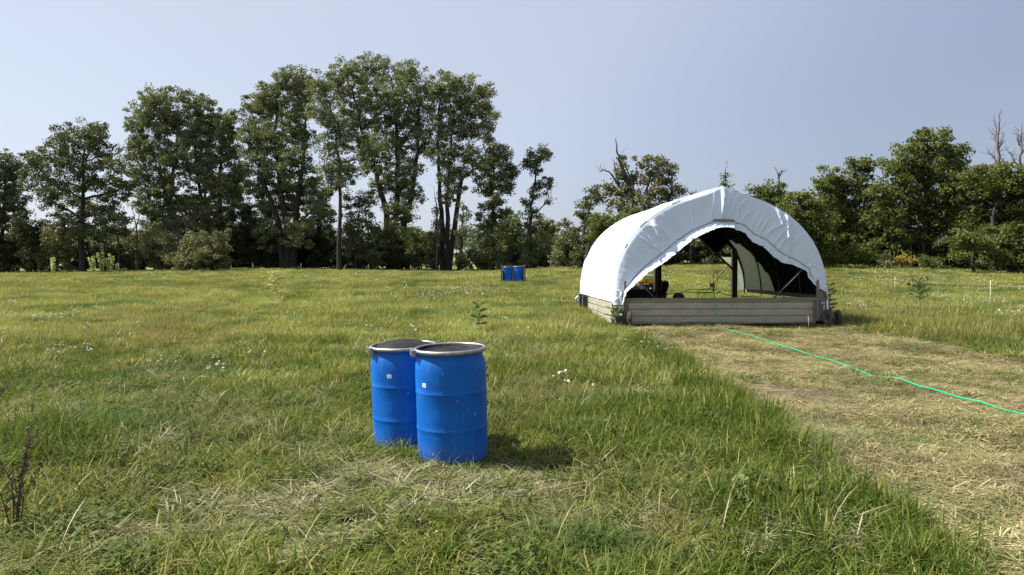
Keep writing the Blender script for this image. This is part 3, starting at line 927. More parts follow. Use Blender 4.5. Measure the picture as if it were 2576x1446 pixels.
T('cottonwood_tree', 'broad cottonwood with a wide lopsided crown left of the slim straight tree', 80,
  [[(725, 682), (722, 580), (705, 470), (690, 340), (700, 240)], [(735, 682), (745, 560), (760, 420), (770, 290)], [(715, 682), (700, 560), (660, 450), (645, 350)]],
  [(740, 200, 34, 32), (768, 215, 22, 36), (700, 225, 38, 34), (665, 250, 26, 30), (632, 275, 24, 30), (690, 280, 48, 36), (745, 270, 36, 38), (630, 335, 30, 36), (672, 340, 42, 38), (725, 340, 38, 38), (765, 345, 28, 32),
   (640, 400, 32, 34), (690, 405, 46, 38), (745, 410, 40, 38), (655, 460, 30, 30), (705, 470, 48, 36), (760, 480, 36, 36), (720, 530, 48, 34), (670, 530, 28, 30), (690, 590, 46, 34), (750, 590, 36, 36), (795, 520, 26, 34), (790, 460, 22, 30)],
  'cottonwood', cover=2.7, group=TG, tr=.45)
T('cottonwood_tree', 'slim tree with one straight dark bare trunk in front of the tall cottonwoods', 74,
  [[(853, 684), (853, 600), (856, 500), (852, 400), (840, 300), (815, 230)]],
  [(800, 212, 26, 30), (815, 245, 28, 34), (800, 290, 26, 30), (838, 310, 28, 34), (832, 360, 30, 30), (868, 350, 22, 28), (855, 405, 34, 28), (820, 430, 22, 22), (875, 440, 24, 26), (850, 465, 34, 16)],
  'cottonwood', cover=2.0, group=TG, tr=.24)
T('cottonwood_tree', 'tallest cottonwood of the row, its trunk splitting low into spreading limbs', 82,
  [[(985, 682), (978, 600), (968, 520), (945, 430), (910, 330), (885, 220)], [(990, 682), (992, 590), (1000, 470), (1000, 340), (985, 200)], [(1000, 682), (1010, 590), (1035, 490), (1050, 380), (1055, 260)]],
  [(875, 182, 40, 32), (925, 172, 32, 28), (960, 172, 26, 28), (1030, 192, 40, 30), (1000, 200, 30, 26), (850, 225, 26, 30), (900, 230, 42, 36), (955, 235, 42, 38), (1015, 245, 44, 38), (1060, 250, 32, 38), (880, 290, 36, 34), (930, 300, 42, 38), (985, 300, 42, 40), (1045, 305, 40, 38),
   (905, 355, 38, 34), (955, 365, 38, 38), (1010, 365, 42, 38), (1065, 360, 26, 34), (925, 410, 34, 32), (975, 425, 28, 34), (1025, 425, 34, 36), (955, 465, 22, 28), (1010, 475, 34, 32), (1045, 490, 20, 22), (1000, 530, 36, 30), (980, 590, 44, 34), (1025, 555, 22, 16)],
  'cottonwood', cover=2.2, group=TG, tr=.46)
T('cottonwood_tree', 'yellow-green topped cottonwood with twin dark trunks at the right end of the tall row', 80,
  [[(1128, 682), (1126, 600), (1124, 500), (1132, 400), (1140, 280)], [(1112, 682), (1112, 580), (1106, 480), (1100, 360), (1105, 260)], [(1126, 500), (1160, 450), (1190, 425)]],
  [(1108, 215, 32, 34), (1140, 215, 30, 28), (1185, 225, 36, 32), (1220, 245, 26, 32), (1240, 290, 15, 13), (1115, 265, 34, 34), (1160, 270, 38, 36), (1205, 280, 30, 30), (1225, 315, 20, 18), (1105, 320, 28, 36), (1145, 325, 36, 34), (1190, 330, 30, 26),
   (1110, 385, 30, 32), (1150, 380, 32, 30), (1185, 385, 24, 26), (1200, 420, 18, 22), (1120, 440, 22, 26), (1155, 430, 26, 18), (1145, 480, 26, 22), (1120, 505, 16, 16)],
  'cottonwood', cover=2.2, group=TG, tr=.34)
T('ivy_clad_tree', 'narrow dark ivy-wrapped tree just right of the tall row', 78, [[(1238, 682), (1240, 580), (1238, 480), (1240, 370)]],
  [(1232, 352, 14, 16), (1240, 385, 26, 24), (1272, 385, 20, 22), (1225, 420, 24, 24), (1258, 425, 32, 30), (1290, 425, 14, 22), (1215, 460, 22, 24), (1248, 468, 34, 28), (1280, 460, 20, 24), (1236, 505, 22, 24), (1225, 540, 26, 26), (1262, 530, 18, 22), (1235, 575, 32, 28), (1225, 615, 30, 34), (1240, 655, 34, 28), (1200, 640, 18, 26)],
  'oakleaf', cover=2.6, group=TG, tr=.26)
T('ivy_clad_tree', 'isolated slender tree with a tufted top and ivy-covered trunk against the sky', 78, [[(1330, 682), (1334, 600), (1336, 520), (1345, 440), (1352, 390)]],
  [(1355, 383, 22, 17), (1340, 402, 26, 18), (1368, 400, 14, 20), (1320, 412, 14, 12), (1350, 425, 22, 12), (1375, 460, 14, 20), (1352, 462, 14, 16), (1342, 490, 16, 14), (1378, 498, 8, 15), (1328, 515, 15, 18), (1342, 535, 12, 18), (1334, 570, 16, 22), (1330, 610, 20, 24), (1328, 650, 24, 26)],
  'oakleaf', cover=2.1, group=TG, tr=.2)
T('ivy_clad_tree', 'short leaning ivy-covered stub with a wispy top between the twin trunks and the ivy tree', 77, [[(1152, 682), (1160, 620), (1162, 560), (1166, 520)]],
  [(1166, 524, 12, 14), (1158, 545, 10, 12), (1175, 548, 9, 10), (1160, 590, 11, 22), (1158, 635, 12, 26), (1155, 665, 14, 14)], 'oakleaf', cover=1.7, tr=.18)
T('ivy_clad_tree', 'dark ivy-wrapped trunk close against the left of the twin-trunked cottonwood', 79, [[(1092, 682), (1096, 600), (1100, 540), (1094, 500)]],
  [(1098, 560, 9, 20), (1092, 600, 14, 24), (1090, 640, 18, 30), (1096, 530, 6, 14)], 'oakleaf', cover=2.4, tr=.18)
T('small_tree', 'small dark tree with a flat-topped crown between the rounded tree and the cottonwoods', 73, [[(264, 684), (262, 620), (270, 570)], [(300, 684), (296, 600), (285, 560)]],
  [(280, 545, 34, 15), (310, 560, 20, 18), (255, 580, 22, 16), (292, 582, 28, 14)], 'oakleaf', cover=2.4, tr=.12)
T('young_tree', 'thin understorey tree with drooping leaves under the tallest cottonwood', 78, [[(892, 682), (900, 600), (905, 500)], [(930, 682), (925, 580), (915, 480)]],
  [(890, 510, 28, 20), (925, 500, 22, 22), (900, 545, 30, 20), (880, 580, 22, 22), (925, 570, 26, 30), (900, 620, 32, 34), (935, 640, 28, 34)], 'oakleaf', cover=2.2, tr=.12)
T('locust_tree', 'gnarled tree with bushy grey-green crown left of the shelter peak', 66, [[(1635, 680), (1640, 580), (1625, 480), (1640, 420)], [(1650, 600), (1680, 520), (1690, 440)]],
  [(1630, 405, 24, 14), (1655, 410, 26, 18), (1678, 425, 18, 18), (1630, 440, 28, 22), (1665, 455, 30, 22), (1700, 475, 16, 18), (1640, 480, 34, 24), (1685, 500, 28, 24), (1620, 520, 34, 26), (1670, 535, 38, 26)],
  'oliveleaf', cover=2.3, size=.17, tr=.22)
T('locust_tree', 'leafy tree with a bare dead leader rising above its crown, left of the shelter', 67, [[(1590, 680), (1598, 600), (1600, 530), (1590, 470), (1575, 420)]],
  [(1575, 408, 20, 14), (1560, 440, 24, 18), (1592, 445, 18, 20), (1545, 480, 26, 18), (1525, 478, 20, 12), (1580, 490, 32, 24), (1560, 520, 34, 18), (1600, 530, 30, 28)],
  'oliveleaf', cover=2.0, size=.17, tr=.2)
T('leaning_tree', 'small rounded tree leaning left beside the white tarpaulin', 66, [[(1462, 682), (1465, 600), (1478, 540), (1490, 490)]],
  [(1490, 482, 18, 16), (1478, 510, 22, 18), (1500, 505, 14, 14), (1465, 545, 22, 22), (1488, 560, 24, 20), (1450, 590, 24, 26), (1480, 610, 28, 30), (1462, 650, 32, 28)], 'oakleaf', cover=2.4, size=.17, tr=.16)
RG = 'trees on the right behind the field'
T('snag_stub', 'ivy-topped stub standing right above the shelter peak', 64, [[(1823, 640), (1824, 520), (1824, 445)]], [(1823, 446, 7, 9), (1824, 465, 9, 10), (1822, 490, 10, 16), (1825, 530, 16, 26), (1823, 570, 30, 30)], 'greenleaf', cat='tree', size=.15, tr=.12)
T('bushy_tree', 'bright green bushy tree right behind the shelter roof', 60, [[(1950, 675), (1945, 580), (1940, 500)]],
  [(1915, 478, 22, 16), (1950, 482, 24, 18), (1975, 505, 16, 18), (1930, 515, 34, 22), (1900, 520, 26, 22), (1970, 540, 28, 24), (1920, 560, 44, 30), (1975, 590, 34, 34), (1930, 610, 44, 30)], 'greenleaf', cover=2.8, size=.17, group=RG, tr=.2)
T('bushy_tree', 'low rounded bright green tree at the shelter’s right shoulder', 57, [[(2030, 675), (2025, 600), (2020, 530)]],
  [(2010, 505, 26, 22), (2040, 510, 28, 22), (1995, 550, 34, 30), (2045, 555, 36, 30), (2010, 595, 44, 30), (2060, 600, 34, 30)], 'greenleaf', cover=3, size=.17, group=RG, tr=.18)
T('bushy_tree', 'green tree with a twin-peaked feathery top and a dead twig, right of the shelter', 60, [[(2125, 675), (2120, 590), (2125, 480)], [(2160, 680), (2150, 560), (2155, 450)]],
  [(2080, 440, 22, 18), (2065, 470, 18, 20), (2105, 455, 20, 22), (2145, 425, 26, 18), (2175, 430, 20, 22), (2120, 475, 38, 26), (2165, 475, 34, 30), (2185, 515, 22, 28), (2090, 510, 40, 30), (2145, 525, 40, 30), (2105, 565, 44, 30), (2160, 575, 44, 32), (2085, 610, 38, 30)],
  'greenleaf', cover=2.5, size=.17, group=RG, tr=.22)
T('bushy_tree', 'tallest leafy tree on the right, its crown stepping up to a broad peak', 58, [[(2320, 680), (2325, 580), (2335, 400)], [(2270, 680), (2265, 580), (2275, 450)]],
  [(2335, 338, 22, 16), (2365, 355, 26, 20), (2320, 360, 28, 22), (2285, 372, 26, 16), (2395, 370, 18, 20), (2340, 390, 42, 24), (2290, 405, 34, 22), (2395, 400, 30, 26), (2240, 410, 20, 14), (2255, 440, 30, 24), (2310, 435, 42, 28), (2370, 440, 42, 30), (2415, 440, 24, 24),
   (2235, 480, 36, 30), (2290, 485, 42, 30), (2350, 490, 44, 30), (2405, 495, 36, 32), (2230, 535, 38, 32), (2290, 540, 44, 32), (2355, 545, 44, 32), (2410, 550, 36, 34), (2250, 590, 38, 30), (2320, 595, 44, 30)],
  'greenleaf', cover=2.7, size=.17, group=RG, tr=.3)
T('bushy_tree', 'spreading grey-green tree reaching the right edge of the picture', 54, [[(2500, 684), (2500, 580), (2505, 450)]],
  [(2450, 440, 30, 20), (2490, 432, 32, 18), (2535, 432, 32, 18), (2575, 440, 28, 22), (2450, 480, 36, 28), (2505, 475, 42, 30), (2560, 480, 38, 30), (2460, 530, 38, 30), (2515, 530, 42, 30), (2570, 535, 38, 34), (2475, 580, 40, 26), (2535, 585, 44, 28), (2590, 590, 38, 34), (2610, 470, 36, 40), (2640, 540, 40, 50), (2470, 455, 34, 24), (2530, 455, 34, 24)], 'greenleaf', cover=3.0, size=.17, group=RG, tr=.28)
T('bushy_tree', 'lower dark-limbed tree with drooping leaves at the field edge near the right border', 52, [[(2450, 690), (2445, 640), (2450, 590)], [(2540, 690), (2545, 620)]],
  [(2420, 600, 40, 20), (2470, 610, 42, 18), (2530, 620, 44, 18), (2580, 615, 36, 24), (2410, 640, 32, 16), (2530, 650, 40, 20), (2585, 655, 32, 26)], 'greenleaf', cover=2.6, size=.15, tr=.14)

T('young_tree', 'dark leafy young tree filling the gap between the two leftmost cottonwoods', 85, [[(480, 682), (475, 600), (470, 530)]],
  [(470, 520, 30, 26), (440, 560, 30, 26), (490, 560, 30, 28), (465, 600, 40, 30), (510, 610, 30, 26), (390, 600, 34, 28)], 'oakleaf', cover=2.4, tr=.14)
T('young_tree', 'dark leafy young tree between the dense multi-trunked cottonwood and the broad one', 86, [[(612, 682), (610, 600), (606, 500)]],
  [(608, 430, 20, 22), (605, 475, 26, 26), (600, 520, 30, 28), (630, 545, 30, 26), (590, 570, 34, 28), (630, 600, 34, 30)], 'oakleaf', cover=2.4, tr=.16)
T('young_tree', 'dark leafy young tree right of the broad cottonwood, behind the slim straight trunk', 86, [[(800, 682), (805, 600), (812, 500)]],
  [(815, 480, 22, 24), (800, 520, 30, 26), (825, 545, 28, 26), (790, 570, 34, 28), (830, 600, 30, 30), (790, 620, 34, 30)], 'oakleaf', cover=2.2, tr=.15)
# understorey shrubs: a dark band behind, brighter ones where the photograph has them
SG = 'shrubs under the tree line'
def S(label, D, blobs, mat='darkleaf', **k):
    k.setdefault('cover', 2.8)
    T('shrub', label, D, [], blobs, mat, cat='shrub', tr=.06, twigs=False, group=SG, **k)
S('large pale olive shrub standing forward of the trees at the left', 70, [(500, 640, 55, 36), (455, 655, 36, 26), (540, 625, 36, 34), (560, 600, 20, 22), (500, 605, 34, 22), (545, 660, 34, 22), (480, 670, 50, 16)], 'oliveleaf', size=.15)
S('smaller olive shrub just left of and behind the large olive one', 73, [(400, 600, 30, 24), (420, 620, 32, 26), (385, 625, 28, 24), (405, 650, 30, 24)], 'oliveleaf', size=.16)
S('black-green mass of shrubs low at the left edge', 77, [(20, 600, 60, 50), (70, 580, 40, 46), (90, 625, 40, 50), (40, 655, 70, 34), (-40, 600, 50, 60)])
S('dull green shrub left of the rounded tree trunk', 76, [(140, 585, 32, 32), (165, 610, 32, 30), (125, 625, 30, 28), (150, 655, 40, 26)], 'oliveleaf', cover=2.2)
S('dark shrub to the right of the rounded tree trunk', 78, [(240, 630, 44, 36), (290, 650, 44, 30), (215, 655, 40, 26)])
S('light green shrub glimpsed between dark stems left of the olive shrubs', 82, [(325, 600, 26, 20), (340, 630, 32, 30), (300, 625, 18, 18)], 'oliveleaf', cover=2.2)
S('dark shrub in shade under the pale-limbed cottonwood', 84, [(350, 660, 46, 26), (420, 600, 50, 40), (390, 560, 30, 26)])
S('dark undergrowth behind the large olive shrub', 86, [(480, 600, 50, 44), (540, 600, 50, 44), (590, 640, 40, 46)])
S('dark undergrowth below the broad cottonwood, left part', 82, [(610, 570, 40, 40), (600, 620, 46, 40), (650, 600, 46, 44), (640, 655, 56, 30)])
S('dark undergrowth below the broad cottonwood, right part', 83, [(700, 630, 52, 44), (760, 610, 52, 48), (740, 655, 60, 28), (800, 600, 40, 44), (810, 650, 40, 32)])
S('dark shrub between the slim straight tree and the tallest cottonwood', 82, [(880, 600, 30, 34), (915, 650, 34, 34)])
S('sunlit yellow-green shrub right of the slim straight trunk', 88, [(876, 635, 18, 20), (862, 655, 20, 18), (888, 655, 18, 20)], 'greenleaf', cover=2.4)
S('dark shrub at the foot of the tallest cottonwood', 80, [(985, 620, 40, 44), (960, 655, 36, 28), (1005, 655, 36, 30)])
S('bright green shrub filling the gap right of the tallest cottonwood', 86, [(1035, 600, 18, 26), (1050, 630, 26, 28), (1030, 655, 22, 24), (1070, 610, 14, 24)], 'greenleaf', cover=2.4)
S('dark shrub behind the foot of the twin trunks', 83, [(1065, 650, 26, 30), (1110, 655, 24, 26)])
S('bright green shrub behind the narrow ivy-wrapped tree', 88, [(1290, 560, 26, 26), (1280, 590, 32, 30), (1300, 620, 26, 30), (1265, 640, 30, 30)], 'greenleaf', cover=2.4)
S('pale bright willow shrub right of the isolated slender tree', 92, [(1370, 565, 24, 20), (1385, 585, 22, 20), (1355, 590, 20, 24)], 'greenleaf', cover=2.6)
S('olive brown shrub right of the isolated slender tree', 80, [(1365, 610, 20, 24), (1375, 640, 22, 24)], 'oliveleaf', cover=2.4)
S('rounded olive shrub between the far drums and the white tarpaulin', 74, [(1420, 570, 18, 20), (1415, 600, 28, 24), (1430, 630, 30, 28), (1405, 650, 24, 24)], 'oliveleaf', cover=2.5)
S('dark shrubs low behind the far blue drums', 82, [(1300, 655, 44, 28), (1350, 655, 40, 26), (1390, 655, 30, 26)])
S('dark shrubs left of the tarpaulin below the leaning tree', 76, [(1440, 650, 40, 30), (1490, 630, 36, 44), (1500, 655, 36, 28)])
S('green shrub peeping over the left shoulder of the tarpaulin', 62, [(1505, 560, 24, 26), (1520, 600, 30, 36), (1540, 560, 34, 26)], 'greenleaf')
S('dark green shrub behind the tarpaulin below the dead leader', 70, [(1560, 580, 44, 36), (1620, 575, 48, 38), (1680, 570, 46, 38), (1540, 630, 46, 40), (1600, 640, 56, 34)], 'oakleaf')
for x_, lb_ in ((2095, 'green thicket between the two bushy trees just right of the shelter'), (2210, 'green thicket between the twin-peaked tree and the tallest right-hand tree'), (2430, 'green thicket right of the tallest right-hand tree')):
    S(lb_, 61, [(x_ - 20, 540, 36, 32), (x_ + 18, 550, 36, 32), (x_, 590, 44, 32), (x_ - 12, 620, 40, 30), (x_ + 26, 610, 36, 32)], 'greenleaf')
S('dark hedge seen through the shelter, left part', 66, [(1660, 635, 50, 36), (1730, 620, 52, 46), (1740, 575, 46, 34)], 'oakleaf')
S('dark hedge seen through the shelter, right part', 65, [(1800, 615, 56, 46), (1860, 610, 56, 50), (1800, 570, 50, 30), (1880, 575, 46, 36)], 'oakleaf')
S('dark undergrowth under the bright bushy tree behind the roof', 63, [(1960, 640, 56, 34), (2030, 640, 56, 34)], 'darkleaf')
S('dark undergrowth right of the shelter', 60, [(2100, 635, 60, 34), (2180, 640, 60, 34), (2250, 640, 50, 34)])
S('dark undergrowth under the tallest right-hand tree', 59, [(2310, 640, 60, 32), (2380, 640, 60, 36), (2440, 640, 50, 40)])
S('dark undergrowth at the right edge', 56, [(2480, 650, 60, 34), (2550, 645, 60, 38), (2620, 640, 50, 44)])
S('low bramble bank right of the shelter at the field edge', 56, [(2110, 645, 26, 14), (2150, 640, 26, 18), (2185, 635, 18, 22), (2205, 652, 22, 14), (2085, 652, 20, 10)], 'greenleaf', size=.13)
S('small shrub turning yellow at the right-hand field edge', 55, [(2278, 648, 18, 12), (2265, 655, 14, 10), (2292, 655, 14, 10)], 'yellowleaf', size=.12)
S('light green sapling clump right of the yellow shrub', 54, [(2325, 652, 14, 12), (2345, 662, 12, 8), (2360, 660, 14, 10)], 'greenleaf', size=.13, cover=1.8)
S('grey-green low bush right of the bramble bank', 55, [(2235, 650, 20, 14), (2220, 660, 16, 8)], 'oliveleaf', size=.13, cover=2)

# ------------------------------------------------------------------ dead trees and snags
def bare(name, label, D, polys, r, mat='deadwood', twig=10, seed=0, group=None, tl=26):
    g = np.random.default_rng(seed + 500)
    b = ray(polys[0][0][0], polys[0][0][1], D)
    base = Vector((b.x, D, gz(b.x, D)))
    root = empty(name, base); tag(root, label, 'tree', group)
    mb = MB(); tw = MB()
    for k, pl in enumerate(polys):
        pts = [np.array(ray(x, y, D + (k % 3 - 1) * .4 * (j > 0)) - base) for j, (x, y) in enumerate(pl)]
        fine = []
        for j in range(len(pts) - 1):
            for q in range(3):
                f = q / 3; fine.append(pts[j] * (1 - f) + pts[j + 1] * f + g.normal(size=3) * .04)
        fine.append(pts[-1])
        if k == 0: fine = [np.array([fine[0][0], 0, -.2])] + fine
        rr = r if k == 0 else r * .5
        L = len(fine); mb.tube(fine, [max(.012, rr * (1 - .88 * i / (L - 1))) for i in range(L)], 6, 0, False)
        for _ in range(twig):
            i = g.integers(max(1, L // 3), L)
            a = fine[i]; d = g.normal(size=3); d[2] = abs(d[2]) + .6; d /= np.linalg.norm(d)
            e = a + d * g.uniform(.4, 1.0) * tl * D * PXM
            p = limb(mb, a, e, .022, .006, g, .12, 4, 3)
            for _2 in range(3):
                d2 = d + g.normal(size=3) * .5; d2 /= np.linalg.norm(d2)
                q = p[g.integers(1, len(p))]
                limb(mb, q, q + d2 * g.uniform(.2, .6) * tl * D * PXM * .6, .012, .004, g, .1, 3, 3)
    mb.build('trunk', M[mat], root)
    return root
bare('dead_tree', 'dead crooked leader with bare hooked limbs poking above the leafy tree left of the shelter', 66.5,
     [[(1598, 560), (1594, 500), (1580, 460), (1566, 425), (1556, 400), (1552, 375), (1548, 348)], [(1592, 500), (1570, 480), (1550, 460), (1530, 430), (1515, 427), (1506, 434)], [(1558, 462), (1550, 440), (1546, 418), (1543, 402)], [(1580, 455), (1560, 447), (1552, 450)]], .24, 'bark', 6, 1)
DG = 'bare dead trees at the right edge'
bare('dead_tree', 'pale bare dead tree rising above the trees near the right edge, left of the two', 56,
     [[(2514, 440), (2513, 420), (2510, 380), (2509, 340), (2512, 300), (2518, 275)], [(2513, 425), (2500, 395), (2488, 385)], [(2511, 385), (2502, 350), (2505, 320), (2500, 300)], [(2512, 375), (2522, 350)]], .15, 'deadwood', 12, 2, DG)
bare('dead_tree', 'bare dead tree cut off by the right edge of the picture', 55,
     [[(2562, 440), (2565, 420), (2568, 380), (2568, 350), (2571, 310)], [(2565, 425), (2548, 400), (2540, 385)], [(2568, 390), (2580, 360), (2585, 330)], [(2566, 370), (2560, 350), (2562, 330)]], .14, 'deadwood', 10, 3, DG)
bare('dead_tree', 'small forked dead snag poking out above the tree right of the shelter peak', 61, [[(1955, 520), (1957, 470), (1959, 435)], [(1958, 450), (1952, 428)], [(1958, 445), (1966, 432), (1978, 428)]], .16, 'bark', 5, 4, None, 10)
bare('dead_branch_tree', 'thin bare twig tree above the roofline left of the shelter peak', 64, [[(1737, 560), (1738, 500), (1740, 487)], [(1739, 490), (1728, 480)], [(1739, 490), (1752, 483)]], .10, 'bark', 6, 5, None, 10)
bare('dead_branch_tree', 'single thin whip rising from the ivy-topped stub', 64, [[(1824, 445), (1825, 425), (1831, 404)]], .04, 'bark', 1, 6, None, 6)
bare('dead_branch_tree', 'thin slanting dead stem above the twin-peaked tree', 60, [[(2163, 470), (2170, 430), (2182, 405)], [(2168, 440), (2160, 424)]], .06, 'deadwood', 2, 7, None, 8)
bare('dead_branch_tree', 'slender bare forked tree left of the pale-limbed cottonwood', 76, [[(344, 682), (343, 620), (342, 570), (336, 545), (334, 515)], [(342, 572), (350, 545), (349, 520)]], .13, 'palebark', 3, 8, None, 14)
bare('dead_branch_tree', 'thin bare stem with curling twigs left of the twin trunks', 78, [[(1098, 620), (1100, 560), (1096, 510), (1092, 470)]], .08, 'deadwood', 5, 9, None, 16)

# far wood on the ridge
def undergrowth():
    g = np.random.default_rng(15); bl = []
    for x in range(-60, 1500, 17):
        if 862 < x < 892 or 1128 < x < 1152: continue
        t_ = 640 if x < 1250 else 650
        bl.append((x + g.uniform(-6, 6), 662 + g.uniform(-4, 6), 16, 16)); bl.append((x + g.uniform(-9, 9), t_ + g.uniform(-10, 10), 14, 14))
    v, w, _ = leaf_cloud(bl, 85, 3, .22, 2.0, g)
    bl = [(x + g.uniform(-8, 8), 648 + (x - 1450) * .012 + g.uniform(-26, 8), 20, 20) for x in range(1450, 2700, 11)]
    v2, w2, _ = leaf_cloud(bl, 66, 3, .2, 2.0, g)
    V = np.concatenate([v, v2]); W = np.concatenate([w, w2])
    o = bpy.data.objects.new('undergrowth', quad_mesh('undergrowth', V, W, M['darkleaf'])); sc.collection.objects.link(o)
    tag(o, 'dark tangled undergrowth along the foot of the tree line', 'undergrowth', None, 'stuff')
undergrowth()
def far_woods():
    g = np.random.default_rng(5)
    V = []; W = []
    for D, y0, step in ((310, 585, 14), (260, 612, 16), (215, 632, 20)):
        bl = []
        for x in range(-200, 2800, step):
            top = y0 + 8 * math.sin(x * .013 + D) + g.uniform(-8, 8)
            if D < 300 and (855 < x < 900 or 1120 < x < 1165): continue
            if D < 300: bl.append((x, top + 12, 15, 16))
            else:
                bl.append((x, top + 10, 15, 16)); bl.append((x + 5, top + 32, 16, 18))
        v, w, _ = leaf_cloud(bl, D, 12, .75, 1.7, g, sub=1.3)
        V.append(v); W.append(w)
    me = quad_mesh('far_woods', np.concatenate(V), np.concatenate(W), M['farleaf'])
    o = bpy.data.objects.new('far_woods', me); sc.collection.objects.link(o)
    tag(o, 'distant hazy wooded ridge seen between the trunks', 'woods', None, 'stuff')
far_woods()

# ------------------------------------------------------------------ hoop shelter
PROF = [(0, 3.2), (0.36, 3.05), (0.75, 2.925), (1.15, 2.77), (1.6, 2.50), (1.95, 2.18), (2.18, 1.86), (2.33, 1.55), (2.43, 1.2), (2.485, .8), (2.5, .42)]
def _arc():
    P = np.array(PROF); d = np.r_[0, np.cumsum(np.hypot(np.diff(P[:, 0]), np.diff(P[:, 1])))]
    return P, d
_P, _d = _arc(); ARC = _d[-1]
def smooth_interp(s, xs, ys):
    # Catmull-Rom
    i = int(np.clip(np.searchsorted(xs, s) - 1, 0, len(xs) - 2))
    t = (s - xs[i]) / (xs[i + 1] - xs[i])
    def m(k):
        if k == 0: return (ys[1] - ys[0]) / (xs[1] - xs[0])
        if k == len(xs) - 1: return (ys[-1] - ys[-2]) / (xs[-1] - xs[-2])
        return (ys[k + 1] - ys[k - 1]) / (xs[k + 1] - xs[k - 1])
    h = xs[i + 1] - xs[i]
    return (2 * t**3 - 3 * t**2 + 1) * ys[i] + (t**3 - 2 * t**2 + t) * h * m(i) + (-2 * t**3 + 3 * t**2) * ys[i + 1] + (t**3 - t**2) * h * m(i + 1)
def arch(u, inset=0.0):
    """u in [-1,1] -> (x,z) on the hoop"""
    s = abs(u) * ARC
    x = smooth_interp(s, _d, _P[:, 0]); z = smooth_interp(s, _d, _P[:, 1])
    if inset:
        e = .02
        x2 = smooth_interp(min(s + e, ARC), _d, _P[:, 0]); z2 = smooth_interp(min(s + e, ARC), _d, _P[:, 1])
        x1 = smooth_interp(max(s - e, 0), _d, _P[:, 0]); z1 = smooth_interp(max(s - e, 0), _d, _P[:, 1])
        tx, tz = x2 - x1, z2 - z1; L = math.hypot(tx, tz)
        x += tz / L * inset; z -= tx / L * inset
    return (math.copysign(x, u) if u else 0.0, z)
DEP = 5.2
sx0, sy0 = SH
shelter = empty('hoop_shelter', (sx0, sy0, .2), SHYAW)
tag(shelter, 'white tarpaulin-covered hoop shelter with tan front panel and wheels on the trampled grass', 'shelter')

def sag(u, y):
    k = (y / DEP) * 4.0
    return 0.018 * abs(math.sin(k * math.pi)) ** .7 * min(1, abs(u) * 3 + .4)
def roof_skin():
    mb = MB(); NU, NY = 221, 150
    def pt(u, y, ins):
        zlim = .44 if u < 0 else .62
        uu = u
        w = mnoise.noise(Vector((u * 9, y * 1.1, 3))) * .012 + mnoise.noise(Vector((u * 30, y * 3, 1))) * .004
        x, z = arch(uu, sag(u, y) + w + ins)
        if z < zlim + .02: z = zlim + .02 * 0 + mnoise.noise(Vector((y * 2.5, u, 0))) * .02
        return (x, y, z)
    ul = -1.0; ur = .955
    us = np.linspace(ul, ur, NU); ys = np.linspace(-.03, DEP, NY)
    outer = [[pt(u, y, -.012) for y in ys] for u in us]
    inner = [[pt(u, y, .004) for y in ys] for u in us]
    mb.grid(outer, 0, True, flip=True)
    mb.grid(inner, 1, True)
    # rolled hems closing the edge of the sheet
    def strip(a, b):
        mb.grid([a, b], 0)
    strip([r[0] for r in outer], [r[0] for r in inner]); strip([r[-1] for r in inner], [r[-1] for r in outer])
    strip(inner[0], outer[0]); strip(outer[-1], inner[-1])
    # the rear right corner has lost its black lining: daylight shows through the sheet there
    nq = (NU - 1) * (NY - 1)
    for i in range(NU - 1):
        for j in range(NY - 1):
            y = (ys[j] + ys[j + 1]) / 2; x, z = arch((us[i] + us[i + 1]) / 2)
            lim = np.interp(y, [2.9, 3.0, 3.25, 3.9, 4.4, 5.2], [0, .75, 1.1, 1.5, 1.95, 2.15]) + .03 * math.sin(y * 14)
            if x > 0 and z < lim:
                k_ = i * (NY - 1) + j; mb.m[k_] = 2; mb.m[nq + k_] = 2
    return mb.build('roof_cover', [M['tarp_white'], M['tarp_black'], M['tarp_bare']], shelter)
roof_skin()

HEM = [(-2.33, .50), (-2.25, .77), (-1.98, 1.03), (-1.70, 1.25), (-1.42, 1.42), (-1.25, 1.56), (-1.0, 1.75), (-.72, 1.98), (-.5, 2.09), (-.17, 2.23), (0, 2.25), (.25, 2.23), (.53, 2.12), (.70, 1.92),
       (.95, 1.81), (1.22, 1.56), (1.45, 1.42), (1.64, 1.40), (1.98, 1.25), (2.03, 1.08), (2.23, .89), (2.30, .84), (2.4, .80), (2.46, .80)]
def hem_at(f, H):
    H = np.array(H); d = np.r_[0, np.cumsum(np.hypot(np.diff(H[:, 0]), np.diff(H[:, 1])))]; d /= d[-1]
    return float(np.interp(f, d, H[:, 0])), float(np.interp(f, d, H[:, 1]))
def hem_x(x, H):
    H = np.array(H); return float(np.interp(x, H[:, 0], H[:, 1]))
def ridge(v): return 1 - abs(2 * (v - math.floor(v)) - 1)
